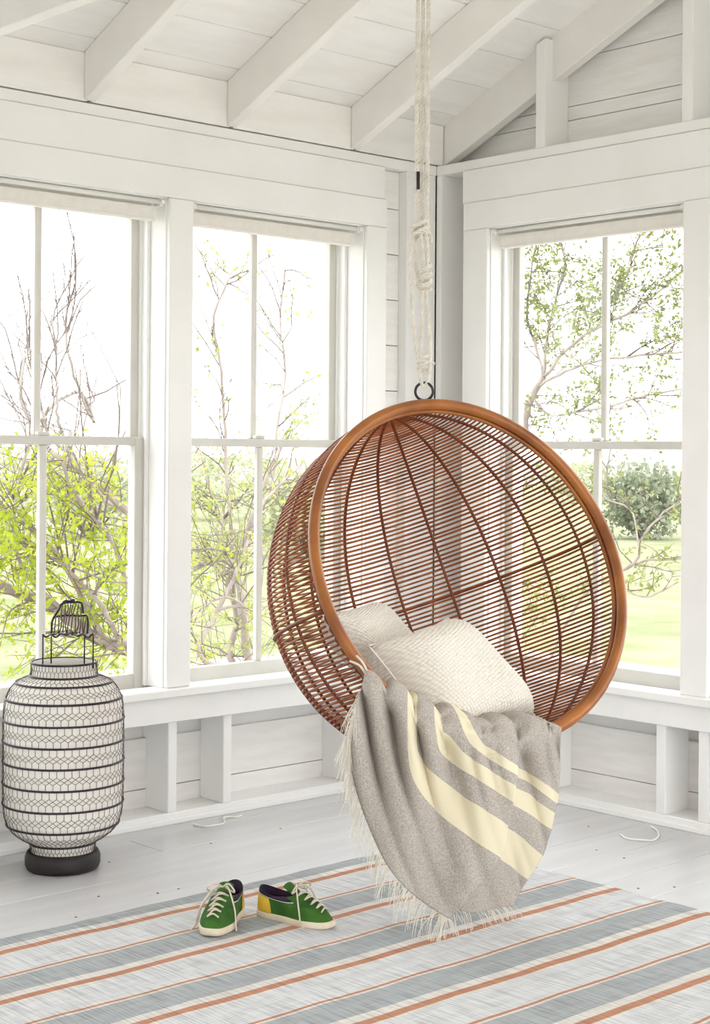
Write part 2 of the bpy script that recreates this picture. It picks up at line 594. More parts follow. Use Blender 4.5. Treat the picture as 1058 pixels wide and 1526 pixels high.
# ---- windows
def window(side, w, idx, label, yu):
    yl = yu - .042
    a0, a1 = w
    nm = 'window_%d' % idx
    jd = WD + .06
    mb = MB()
    th = .018
    # jamb lining
    wbox(side, a0 - th, a0 + .004, .0, jd, WZ0, WZ1, mb)
    wbox(side, a1 - .004, a1 + th, .0, jd, WZ0, WZ1, mb)
    wbox(side, a0 - th, a1 + th, .0, jd, WZ1 - .004, WZ1 + th, mb)
    wbox(side, a0 - th, a1 + th, .060, jd + .03, WZ0 - .045, WZ0 - .012, mb)
    fr = obj(nm, mb, M_TRIM, None, bevel=.002)
    tag(fr, label, 'window', kind='structure')
    a0 += .004; a1 -= .004
    # stops and parting beads
    for (s0, s1) in ((a0, a0 + .014), (a1 - .014, a1)):
        obj('stop_bead', wbox(side, s0, s1, yl - .034, yl - .019, WZ0, WZ1 - .004), M_TRIM, fr, bevel=.002)
        obj('parting_bead', wbox(side, s0 - (0 if s0 == a0 else -.004), s1 - (.004 if s0 == a0 else 0), yu - .026, yu - .018, WZ0, WZ1 - .004), M_TRIM, fr)
        obj('outer_stop', wbox(side, s0, s1, yu + .018, yu + .032, WZ0, WZ1 - .004), M_TRIM, fr)
    def sash(name, yc, z0, z1, top, bot, st):
        s = obj(name, (lambda m: (wbox(side, a0 + .001, a0 + st, yc - .017, yc + .017, z0, z1, m),
                                 wbox(side, a1 - st, a1 - .001, yc - .017, yc + .017, z0, z1, m),
                                 wbox(side, a0 + st, a1 - st, yc - .017, yc + .017, z0, z0 + bot, m),
                                 wbox(side, a0 + st, a1 - st, yc - .017, yc + .017, z1 - top, z1, m), m)[-1])(MB()), M_SASH, fr, bevel=.003)
        c = (a0 + a1) / 2
        obj('muntin', wbox(side, c - .0135, c + .0135, yc - .013, yc + .013, z0 + bot, z1 - top), M_SASH, s, bevel=.004)
        for (p0, p1) in ((a0 + st - .004, c - .0002), (c + .0002, a1 - st + .004)):
            obj('pane', wbox(side, p0, p1, yc + .004, yc + .007, z0 + bot - .004, z1 - top + .004), M_GLASS, s)
        return s
    sash('upper_sash', yu, 1.345, WZ1 - .006, .05, .028, .040)
    lo = sash('lower_sash', yl, .474, 1.372, .031, .054, .048)
    # sash lock on the meeting rail
    c = (a0 + a1) / 2
    obj('sash_lock', wbox(side, c - .022, c + .022, yl - .012, yl + .012, 1.372, 1.386), M_SASH, lo, bevel=.003)
    return fr


window('L', LW[0], 1, 'double-hung window between the corner and the shared casing, partly behind the hanging chair', .168)
window('L', LW[1], 2, 'double-hung window above the wire lantern', .168)
window('R', RW[0], 3, 'double-hung window right behind the hanging chair rim, with a view of the bush', .140)
NTH = ['second', 'third', 'fourth', 'fifth', 'sixth']
for k in range(2, 6):  # out of view, added so that daylight reaches the room
    window('L', LW[k], 2 + k, 'double-hung window in the left wall, %s from the corner' % NTH[k - 1], .168)
for k in range(1, 6):  # all but the first out of view, added for their daylight
    window('R', RW[k], 7 + k, 'double-hung window in the right wall, %s from the corner' % NTH[k - 1], .140)
# unseen wall added at the left end to cut light from that side
wh = obj('wall_light_block', MB().box(XL - .12, XL, YF, WD + .04, -.02, 4.2), M_WALL)
tag(wh, 'plain white unseen wall added opposite the gable to cut side light', 'wall', kind='structure')


def shade(side, w, label):
    a0, a1 = w[0] + .008, w[1] - .008
    def pt(a, d, z):
        return (a, d, z) if side == 'L' else (d, a, z)
    e = empty('roller_shade', pt((a0 + a1) / 2, .035, 2.14))
    tag(e, label, 'roller shade', 'rolled-up window shades')
    obj('roller_tube', MB().tube([pt(a0 + .012, .012, 2.2005), pt(a1 - .012, .012, 2.2005)], .0085, 12), M_TUBE, e, smooth=True)
    obj('shade_cloth', wbox(side, a0 + .022, a1 - .024, .048, .050, 2.144, 2.20), M_SHADE, e)
    obj('valance', wbox(side, a0 + .022, a1 - .024, .0235, .026, 2.144, 2.184), M_SHADE, e)
    obj('hem_bar', wbox(side, a0 + .02, a1 - .022, .0225, .051, 2.134, 2.146), M_SHADE, e, bevel=.003)
    for a in (a0 + .010, a1 - .010):
        b = obj('bracket', wbox(side, a - .008, a + .008, .006, .052, 2.186, 2.2135), M_TUBE, e, bevel=.003)
        obj('pin', MB().tube([pt(a, -.004, 2.200), pt(a, .008, 2.200)], .0085, 10), M_TUBE, b)


shade('L', LW[0], 'white roller shade rolled up in the left-wall window next to the corner')
shade('L', LW[1], 'white roller shade rolled up in the window above the wire lantern')
shade('R', RW[0], 'white roller shade rolled up in the right-wall window behind the chair')
for k in range(2, 6):
    shade('L', LW[k], 'white roller shade rolled up in the %s left-wall window from the corner' % NTH[k - 1])
for k in range(1, 6):
    shade('R', RW[k], 'white roller shade rolled up in the %s right-wall window from the corner' % NTH[k - 1])

# ================================================================ OUTDOORS
def ground_mat(name, c1, c2, c3, s=2.):
    m = mat(name, c1, .95, c2, s, .6, 90., spec=.1)
    return m


M_LAWN = ground_mat('lawn_grass', rgb(118, 124, 88), rgb(144, 142, 116), None, 1.1)
M_MARSH = ground_mat('pale_marsh', rgb(128, 124, 116), rgb(138, 134, 126), None, .05)
M_SOIL = ground_mat('leaf_litter', rgb(196, 186, 150), rgb(178, 190, 110), None, 2.5)
lawn = obj('lawn', MB().box(-20, 75, -60, 75, -.75, -.5), M_LAWN)
tag(lawn, 'pale green lawn outside the windows', 'lawn', kind='structure')
marsh = obj('marsh', MB().box(-300, 700, -500, 700, -.95, -.60), M_MARSH)
tag(marsh, 'pale straw-coloured marsh beyond the lawn', 'field', kind='structure')
M_BOUNCE = mat('pale_bounce', rgb(204, 198, 190), .95, rgb(190, 183, 174), 3., .5, 60., spec=.1)  # added pale ground, bounces neutral daylight up to the ceiling
bounce = obj('bounce_ground', MB().box(-14, 6.5, -14, 6.5, -.70, -.485), M_BOUNCE)
tag(bounce, 'pale sandy ground added round the house to bounce daylight indoors', 'ground', kind='structure')
# outer skin of the gable (keeps daylight from the board joints)
obj('gable_skin', MB().hexa([(WD + .022, 2 * RIDGE, 2.62), (WD + .04, 2 * RIDGE, 2.62), (WD + .04, .1, 2.62), (WD + .022, .1, 2.62),
                             (WD + .022, RIDGE - .01, roof_z(RIDGE)), (WD + .04, RIDGE - .01, roof_z(RIDGE)), (WD + .04, RIDGE + .01, roof_z(RIDGE)), (WD + .022, RIDGE + .01, roof_z(RIDGE))]), M_WALL, wall_right)


def catmull(P, n):
    P = np.array(P, float)
    Q = np.vstack([2 * P[0] - P[1], P, 2 * P[-1] - P[-2]])
    out = []
    m = len(P) - 1
    for i in range(n):
        t = i / (n - 1) * m
        k = min(int(t), m - 1)
        u = t - k
        a, b, c, d = Q[k], Q[k + 1], Q[k + 2], Q[k + 3]
        out.append(.5 * ((2 * b) + (-a + c) * u + (2 * a - 5 * b + 4 * c - d) * u * u + (-a + 3 * b - 3 * c + d) * u ** 3))
    return np.array(out)


class Tree:
    def __init__(self, name, label, cat, base, bark, twig, leaf, seed, group=None):
        self.e = empty(name, base)
        tag(self.e, label, cat, group)
        self.bark, self.twig, self.leaf = bark, twig, leaf
        self.R = np.random.RandomState(seed)
        self.tw, self.lf, self.up_ = MB(), MB(), MB()
        self.bare = False
        self.zmax = 99.

    def limb(self, pts, r0, r1, name='limb', n=None):
        P = catmull(pts, n or max(6, 4 * len(pts)))
        j = self.R.normal(0, .005, P.shape); j[0] = 0
        P = P + j * min(1, r0 / .02)
        rr = np.linspace(r0, r1, len(P))
        obj(name, MB().tube(P, rr, 7), self.bark, self.e, smooth=True)
        return P

    def twigs(self, P, n, L, r, up=.5, leaf_n=6, lo=.15, gen=1, leaf=.03, spread=1.0):
        R = self.R
        for _ in range(n):
            k = R.uniform(lo, 1) * (len(P) - 1)
            i = min(int(k), len(P) - 2)
            p = P[i] + (k - i) * (P[i + 1] - P[i])
            t = P[i + 1] - P[i]; t = t / (np.linalg.norm(t) + 1e-9)
            d = t * .7 + R.normal(0, .6, 3) * spread + np.array([0, 0, up])
            d /= np.linalg.norm(d)
            l = L * R.uniform(.5, 1.25)
            m = 5
            Q = [p]
            for s in range(m):
                d = d + R.normal(0, .16, 3) + np.array([0, 0, .05 * up])
                d /= np.linalg.norm(d)
                Q.append(Q[-1] + d * l / m)
            Q = np.array(Q)
            (self.up_ if self.bare else self.tw).tube(Q, np.linspace(r, r * (.65 if self.bare else .4), len(Q)), 4, cap=False)
            if gen > 0:
                self.twigs(Q, 3, L * .5, r * .55, up, leaf_n, .2, gen - 1, leaf)
            self.leaves(Q, leaf_n, leaf)

    def leaves(self, Q, n, size):
        R = self.R
        n = R.poisson(n) if n > 0 else 0
        for _ in range(n):
            k = R.uniform(.25, 1) * (len(Q) - 1)
            i = min(int(k), len(Q) - 2)
            p = Q[i] + (k - i) * (Q[i + 1] - Q[i]) + R.normal(0, .012, 3)
            if p[2] > self.zmax + R.normal(0, .12):
                continue
            a = R.normal(0, 1, 3); a /= np.linalg.norm(a)
            b = np.cross(a, R.normal(0, 1, 3)); b /= np.linalg.norm(b)
            s = size * R.uniform(.6, 1.4)
            c = np.cross(a, b) * s * .15
            self.lf.add([p, p + a * s * .5 + b * s * .28 + c, p + a * s, p + a * s * .5 - b * s * .28 + c], [(0, 1, 2), (0, 2, 3)])

    def done(self):
        if self.tw.f:
            o = obj('twigs', self.tw, self.twig, self.e); o['kind'] = 'stuff'
        if self.up_.f:
            o = obj('upper_twigs', self.up_, M_DTWIG, self.e); o['kind'] = 'stuff'
        if self.lf.f:
            o = obj('leaves', self.lf, self.leaf, self.e); o['kind'] = 'stuff'


def PY(pts, y):
    """outline points read through the left-wall windows, standing at distance y outside"""
    return [on_y(a, b, y + (c[0] if c else 0)) for (a, b, *c) in pts]


def PX(pts, x):
    return [on_x(a, b, x + (c[0] if c else 0)) for (a, b, *c) in pts]


G = -.5
# leafy shrub outside the window above the lantern
t = Tree('shrub', 'yellow-green leafy shrub with bare upper twigs outside the window above the lantern', 'shrub', (-.1, 2.9, G), M_BARK, M_TWIG, M_LEAF1, 11, 'shrubs outside the windows')
b0 = np.array([.75, 2.9, G])
P1 = t.limb([b0 + [.25, 0, 0]] + PY([(215, 985), (160, 958), (120, 935), (70, 900, .1), (20, 880, .15), (-60, 850, .2)], 2.9), 0.0455, 0.0250)
P2 = t.limb([b0 + [.3, .3, .1]] + PY([(262, 890), (235, 810), (190, 765), (140, 718), (100, 690), (60, 655, .2), (35, 600, .3)], 3.2), 0.0350, 0.0120)
P3 = t.limb(PY([(190, 765, .3), (150, 740), (112, 690), (70, 640), (50, 560), (42, 500)], 3.1), 0.0140, 0.0070)
P4 = t.limb([P1[9]] + PY([(95, 840), (60, 800), (20, 770), (-30, 750)], 2.7), 0.0175, 0.0100)
P5 = t.limb([P1[7]] + PY([(150, 900), (110, 860), (80, 826), (40, 815), (-10, 795)], 2.6), 0.0140, 0.0080)
P6 = t.limb([P1[5]] + PY([(190, 880), (165, 800), (130, 760), (95, 700), (105, 640)], 2.4), 0.0154, 0.0080)
P7 = t.limb(PY([(60, 655), (72, 610), (120, 585), (140, 630), (110, 560), (98, 490), (105, 440)], 3.3), 0.0120, 0.0070)
P8 = t.limb([P1[12]] + PY([(30, 840), (25, 740), (45, 650), (30, 590), (38, 520)], 3.0), 0.0126, 0.0070)
P9 = t.limb([P2[20]] + PY([(90, 640), (85, 600), (84, 540), (78, 470)], 3.2), 0.0110, 0.0060)
t.zmax = 1.30
for P, n in ((P1, 40), (P2, 26), (P3, 5), (P4, 28), (P5, 30), (P6, 28), (P8, 5)):
    t.twigs(P, n, .46, .0036, .05, 7.5, .0, 1, .036, 1.25)
# long crossing shoots
for P, n in ((P1, 16), (P5, 9), (P4, 8), (P6, 6)):
    t.twigs(P, n, 1.15, .0065, .25, 5., .0, 0, .036, 1.5)
t.bare = True
for P, n in ((P7, 9), (P9, 7), (P8, 7), (P3, 8)):
    t.twigs(P, n, .50, .0052, .7, .15, .25, 1, .03, .55)
t.done()
# grey shrub outside the corner window
t = Tree('shrub', 'grey branching shrub with sparse new leaves outside the left-wall window by the corner', 'shrub', (3.3, 5.2, G), M_BARK, M_TWIG, M_LEAF2, 23, 'shrubs outside the windows')
b0 = np.array([3.5, 5.3, G])
P1 = t.limb([b0] + PY([(345, 985), (352, 920), (340, 860), (365, 800), (395, 720), (420, 660)], 5.1), 0.0315, 0.0120)
P2 = t.limb([b0] + PY([(370, 990), (360, 880), (345, 840), (320, 835), (285, 850), (240, 870)], 5.0), 0.0350, 0.0200)
P3 = t.limb([P1[10]] + PY([(345, 800), (338, 700), (335, 620), (328, 540), (318, 480), (330, 440), (345, 405)], 5.1), 0.0154, 0.0090)
P4 = t.limb([P1[16]] + PY([(405, 720), (412, 640), (425, 560), (418, 480), (425, 400)], 5.3), 0.0140, 0.0080)
P5 = t.limb([b0] + PY([(300, 980), (320, 920), (345, 870), (372, 800), (400, 740), (450, 690)], 4.7), 0.0210, 0.0100)
P6 = t.limb([P2[12]] + PY([(320, 850), (330, 780), (310, 720), (295, 660)], 4.9), 0.0150, 0.0050)
P7 = t.limb([P5[10]] + PY([(360, 900), (330, 890), (290, 915), (250, 960)], 4.6), 0.0120, 0.0060)
t.zmax = 1.75
for P, n in ((P1, 22), (P2, 26), (P5, 26), (P6, 14), (P7, 12)):
    t.twigs(P, n, .55, .0045, .1, 4.6, .0, 1, .042, 1.2)
for P, n in ((P2, 8), (P5, 8), (P7, 5)):
    t.twigs(P, n, 1.3, .007, .2, 3., .0, 0, .036, 1.5)
t.zmax = 99
t.bare = True
for P, n in ((P3, 18), (P4, 20), (P1, 6)):
    t.twigs(P, n, .50, .0058, .15, 2.2, .25, 1, .046, .9)
t.done()
# tree outside the right-hand window
t = Tree('tree', 'spreading small-leaved tree outside the right-wall window behind the chair', 'tree', (3.6, 2.5, G), M_BARK, M_DTWIG, M_LEAF5, 37, 'shrubs outside the windows')
b0 = np.array([3.7, 2.75, G])
P1 = t.limb([b0] + PX([(760, 900), (768, 760), (780, 640), (790, 600), (810, 560)], 3.3), 0.0414, 0.0198)
P2 = t.limb([P1[-1]] + PX([(845, 520), (885, 492), (930, 470), (965, 448), (1000, 420)], 3.3), 0.0132, 0.0055)
P3 = t.limb([P1[-3]] + PX([(830, 560), (880, 540), (950, 530), (1013, 524), (1060, 520)], 3.3), 0.0116, 0.0055)
P4 = t.limb([P1[-5]] + PX([(820, 618), (860, 614), (910, 605), (960, 590), (1020, 580)], 3.3), 0.0099, 0.0055)
P5 = t.limb([P1[-1]] + PX([(815, 500), (830, 440), (842, 400), (835, 340), (850, 280)], 3.4), 0.0116, 0.0055)
P6 = t.limb([P1[-1]] + PX([(800, 520), (785, 470), (792, 400), (805, 330)], 3.5), 0.0116, 0.0055)
P7 = t.limb([P2[12]] + PX([(905, 460), (935, 410), (950, 360), (985, 320)], 3.2), 0.0083, 0.0055)
P8 = t.limb([b0] + PX([(860, 900), (945, 838), (955, 805), (985, 768), (1020, 742)], 3.4), 0.0116, 0.0055)
P9 = t.limb([P8[8]] + PX([(960, 836), (1013, 833), (1060, 828)], 3.5), 0.0091, 0.0055)
P10 = t.limb([P8[6]] + PX([(920, 870), (960, 890), (1010, 868)], 3.5), 0.0067, 0.0055)
P11 = t.limb([P8[12]] + PX([(940, 760), (900, 740), (905, 700), (912, 660)], 3.5), 0.0057, 0.0055)
for P, n in ((P2, 18), (P3, 13), (P4, 15), (P5, 22), (P6, 20), (P7, 20), (P1, 6)):
    t.twigs(P, n + 7, .40, .0042, .2, 11.0, .10, 1, .031, 1.25)
for P, n in ((P8, 6), (P9, 8), (P10, 6), (P11, 6)):
    t.twigs(P, n, .28, .0042, .25, 3.4, .15, 1, .036)
t.done()


# rounded bushes standing on the lawn
def bush(cx, cy, w, h, seed, label, m, n=2600):
    R = np.random.RandomState(seed)
    e = empty('bush', (cx, cy, G))
    tag(e, label, 'bush', 'bushes on the lawn')
    lf = MB()
    st = MB()
    for k in range(9):
        a = R.uniform(0, 6.28)
        q = np.array([cx + .35 * w * math.cos(a), cy + .35 * w * math.sin(a), G + h * R.uniform(.5, .8)])
        st.tube(catmull([(cx, cy, G), (np.array([cx, cy, G]) + q) / 2 + R.normal(0, .08, 3), q], 6), np.linspace(.03, .01, 6), 5)
    obj('stems', st, M_TWIG, e)
    for _ in range(n):
        v = R.normal(0, 1, 3); v /= np.linalg.norm(v)
        rr = R.uniform(.55, 1.0) * (1 + .22 * math.sin(4 * v[0] + 3 * v[1] + seed) + .15 * math.sin(7 * v[2] + 5 * v[0]))
        p = np.array([cx + v[0] * rr * w / 2, cy + v[1] * rr * w / 2, G + h * .52 + v[2] * rr * h * .5])
        if p[2] < G:
            continue
        a = R.normal(0, 1, 3); a /= np.linalg.norm(a)
        b = np.cross(a, R.normal(0, 1, 3)); b /= np.linalg.norm(b)
        s = .13 * R.uniform(.6, 1.4)
        lf.add([p, p + a * s * .5 + b * s * .35, p + a * s, p + a * s * .5 - b * s * .35], [(0, 1, 2, 3)])
    o = obj('leaves', lf, m, e)
    o['kind'] = 'stuff'


def far(px, py, z=G):
    return on_z(px, py, z)


p = far(955, 803)
bush(p[0], p[1], 1.9, 1.6, 3, 'round grey-green bush on the lawn seen through the right-wall window', M_LEAF3, 2600)
p = far(862, 750)
bush(p[0], p[1], 3.2, 1.6, 4, 'low pale green bush far out on the lawn behind the woven chair shell', M_LEAF4, 1600)
for i, (px, py, w, h) in enumerate(((25, 755, 5.0, 2.4), (130, 800, 2.4, 1.7), (330, 775, 4.2, 2.0), (455, 830, 2.0, 1.5))):
    p = far(px, py)
    bush(p[0], p[1], w, h, 20 + i, ['broad pale bush far out on the lawn behind the lantern shrub', 'small pale bush on the lawn in line with the lantern handle',
                                   'wide pale bush far out on the lawn behind the grey shrub', 'small pale bush on the lawn beside the hanging chair'][i], M_LEAF4, 1800)

# ================================================================ HANGING CHAIR
CC = np.array([-1.27901562, -1.43249537, .99565455])      # centre of the rim
CN = np.array([-.20425982, -.89161494, .40410484])        # the way the opening faces
E1 = np.array([.97474865, -.2233049, 0.0])
E2 = np.array([.09023859, .39390065, .91471267])
RR, RK = .512, .155
SA = math.hypot(RR, RK)
S0 = CC - RK * CN


# pole of the weave: just behind the top of the rim, leaning to one side
AX = -.20 * E1 + E2 + .09 * CN
AX /= np.linalg.norm(AX)
AB = -CN - AX * (-CN @ AX)
AB /= np.linalg.norm(AB)
AR = np.cross(AX, AB)
if AR @ E1 < 0:
    AR = -AR


def sph(lat, lon, r=SA):
    cl, sl = math.cos(lat), math.sin(lat)
    return S0 + r * (cl * (math.cos(lon) * AB + math.sin(lon) * AR) + sl * AX)


def behind(p):
    return (p - CC) @ CN < -.004


def arcs(fn, a0, a1, n, closed):
    """the stretch of a circle on the shell that lies behind the rim"""
    pts = [fn(a0 + (a1 - a0) * i / n) for i in range(n + (0 if closed else 1))]
    ok = [behind(p) for p in pts]
    if all(ok):
        return pts, closed
    m = len(pts)
    if closed:
        st = next(i for i in range(m) if not ok[i])
        pts = pts[st:] + pts[:st]
        ok = ok[st:] + ok[:st]
    best, cur = [], []
    for p, o_ in zip(pts, ok):
        if o_:
            cur.append(p)
        else:
            if len(cur) > len(best):
                best = cur
            cur = []
    if len(cur) > len(best):
        best = cur
    return best, False


def rim_pt(a, r=.516, back=0.0):
    return CC + r * (math.cos(a) * E1 + math.sin(a) * E2) - back * CN


bot = rim_pt(-math.pi / 2)
chair = empty('hanging_chair', (bot[0], bot[1], bot[2] - .1))
tag(chair, 'round brown rattan ball chair hanging from knotted white rope', 'hanging chair')
obj('rim', MB().tube([rim_pt(2 * math.pi * k / 120) for k in range(120)], .0165, 12, closed=True), M_RIM, chair, smooth=True)
obj('inner_rim', MB().tube([rim_pt(2 * math.pi * k / 120, .503, .020) for k in range(120)], .0075, 8, closed=True), M_RIM, chair, smooth=True)
obj('edge_binding', MB().tube([rim_pt(2 * math.pi * k / 300, .5165, .026) + .0025 * (k % 3 - 1) * CN for k in range(300)],
                              [.007 + .0018 * math.sin(k * 2.1) for k in range(300)], 6, closed=True), M_RIB, chair, smooth=True)
# ribs: meridians from the top pole to the bottom pole
for k in range(-5, 6):
    lon = math.radians(18 * k)
    P, cl = arcs(lambda v: sph(v, lon), math.radians(-89), math.radians(88.5), 60, False)
    if len(P) > 4:
        obj('rib', MB().tube(P, .0052, 6), M_RIB, chair, smooth=True)
# rods: parallels round the shell, cut off at the rim
latd = -87.0
rr_ = random.Random(3)
while latd < 87.5:
    la = math.radians(latd)
    jit = rr_.uniform(-.0020, .0020)
    rad = .0034 * rr_.uniform(.9, 1.12)
    ph = rr_.uniform(0, 6)
    P, cl = arcs(lambda v: sph(la + jit + .0014 * math.sin(5 * v + ph), v), -math.pi, math.pi, 84, True)
    if len(P) > 4:
        obj('rod', MB().tube(P, rad, 5, closed=cl), M_ROD, chair, smooth=True)
    latd += 1.57
# thicker hoops round the middle of the shell
for hl, rad in ((.6, .0060),):
    P, cl = arcs(lambda v: sph(math.radians(hl), v, SA + .004), -math.pi, math.pi, 110, True)
    obj('middle_hoop', MB().tube(P, rad, 6), M_RIB, chair, smooth=True)
# iron ring at the top of the rim
ring_c = at_depth(632, 583.5, 4.79)
ra = .0265
obj('iron_ring', MB().tube([ring_c + ra * (math.cos(2 * math.pi * k / 36) * _r + math.sin(2 * math.pi * k / 36) * np.array([0, 0, 1.])) for k in range(36)], .0042, 8, closed=True), M_BLACK, chair, smooth=True)

# ================================================================ ROPE
rope = empty('hanging_rope', tuple(ring_c))
tag(rope, 'knotted white cotton rope holding up the rattan chair', 'rope')


def twisted(P, r, pitch=.040, sides=6):
    """three strands laid round a path"""
    P = np.array(P, float)
    seg = np.linalg.norm(np.diff(P, axis=0), axis=1)
    L = seg.sum()
    n = max(8, int(L / .0042))
    cum = np.concatenate([[0], np.cumsum(seg)])
    s = np.linspace(0, L, n)
    Q = np.stack([np.interp(s, cum, P[:, k]) for k in range(3)], 1)
    T = np.gradient(Q, axis=0)
    T /= np.linalg.norm(T, axis=1)[:, None]
    up = np.array([.3, .9, .1])
    u = np.cross(T[0], up); u /= np.linalg.norm(u)
    mb = MB()
    paths = [[], [], []]
    for i in range(n):
        u = u - T[i] * (u @ T[i]); u /= np.linalg.norm(u)
        w = np.cross(T[i], u)
        for k in range(3):
            a = 2 * math.pi * (s[i] / pitch + k / 3)
            paths[k].append(Q[i] + r * .60 * (math.cos(a) * u + math.sin(a) * w))
    for k in range(3):
        mb.tube(paths[k], r * .50, sides)
    return mb


DR = 4.79
def rp(pts, r=.0060, name='strand', n=None):
    P = catmull([at_depth(a, b, DR + (c[0] if c else 0)) for (a, b, *c) in pts], n or 8 * len(pts))
    return obj(name, twisted(P, r), M_ROPE, rope, smooth=True)


ztop = roof_z(ring_c[1]) - .02
def up_from(px, py, dd=0):
    p = at_depth(px, py, DR + dd)
    P = np.linspace(p, [p[0], p[1], ztop], 30)
    return obj('strand', twisted(P, .0062), M_ROPE, rope, smooth=True)


up_from(620.2, 338)
up_from(628.0, 338, .012)
up_from(636.2, 345, -.006)
# lower falls
rp([(616, 338), (611.5, 365), (611, 400), (613, 440), (616.5, 490), (622, 535)])
rp([(627, 345, -.01), (629.5, 372, -.012), (631.5, 398, -.01)])
rp([(622, 345, .008), (619, 375, .01), (621, 405, .01), (627, 430)])
rp([(635, 348, -.008), (637, 375, -.01), (636, 400, -.01)])
rp([(629, 432, -.006), (628.5, 480), (627, 535)])
rp([(634, 432), (638, 470), (640.5, 510), (641, 540), (639, 560), (634, 576)])
rp([(613, 412), (620, 425), (627, 436)])
rp([(624, 548), (626, 562), (630, 575, -.004), (634, 577, -.004)])


def knot(px, py, w, h, turns, seed, ax=0.):
    """rope wound round the falls, with a loose loop"""
    R = np.random.RandomState(seed)
    c = at_depth(px, py, DR)
    pts = []
    n = int(turns * 12)
    for i in range(n + 1):
        a = 2 * math.pi * i / 12
        s = i / n - .5
        hh = h * .00202
        ww = w * .00202 / 2
        p = c + ww * (math.cos(a) * _r * (1 + .15 * math.sin(i)) + math.sin(a) * _f * .8) + np.array([0, 0, 1.]) * (hh * s + .35 * ww * math.cos(a + ax)) + R.normal(0, .0012, 3)
        pts.append(p)
    obj('knot', twisted(catmull(pts, 4 * n), .0060), M_ROPE, rope, smooth=True)


knot(627, 341, 25, 22, 2.2, 1)
knot(633, 350, 17, 10, 1.4, 2, 2.)
knot(634, 414, 16, 40, 3.3, 3)
knot(634, 413, 12, 14, 1.2, 5, 1.2)
knot(631, 541, 16, 22, 2.4, 4, .8)
rp([(641, 541), (645, 541), (648, 543)], .005, 'tail')
obj('black_clip', MB().tube([at_depth(623.2, 256, DR - .014), at_depth(623.2, 282, DR - .014)], .0052, 8), M_BLACK, rope, smooth=True)
hk = at_depth(628, 338, DR)
obj('ceiling_hook', MB().tube([(hk[0] + .02 * math.cos(a), hk[1], ztop + .005 + .02 * math.sin(a)) for a in np.linspace(-2.6, 2.6, 14)], .005, 6), M_BLACK, rope, smooth=True)

# ================================================================ CUSHIONS
def knit_mat(name, c1, c2, sc):
    m = bpy.data.materials.new(name)
    m.use_nodes = True
    nt = m.node_tree
    b = nt.nodes['Principled BSDF']
    b.inputs['Roughness'].default_value = .95
    b.inputs['Specular IOR Level'].default_value = .1
    uv = nt.nodes.new('ShaderNodeUVMap')
    mp = nt.nodes.new('ShaderNodeMapping')
    mp.inputs['Scale'].default_value = (sc, sc, sc)
    mp.inputs['Rotation'].default_value = (0, 0, .3)
    v = nt.nodes.new('ShaderNodeTexVoronoi')
    v.inputs['Scale'].default_value = 1.0
    v.inputs['Randomness'].default_value = .25
    r = nt.nodes.new('ShaderNodeValToRGB')
    r.color_ramp.elements[0].position = .1
    r.color_ramp.elements[1].position = .75
    r.color_ramp.elements[0].color = c1
    r.color_ramp.elements[1].color = c2
    bp = nt.nodes.new('ShaderNodeBump')
    bp.invert = True
    bp.inputs['Strength'].default_value = .9
    bp.inputs['Distance'].default_value = .006
    L = nt.links.new
    L(uv.outputs[0], mp.inputs[0])
    L(mp.outputs[0], v.inputs['Vector'])
    L(v.outputs['Distance'], r.inputs['Fac'])
    L(v.outputs['Distance'], bp.inputs['Height'])
    L(r.outputs['Color'], b.inputs['Base Color'])
    L(bp.outputs['Normal'], b.inputs['Normal'])
    return m


M_KNIT = knit_mat('cream_knit', rgb(243, 239, 232), rgb(222, 213, 198), 37)


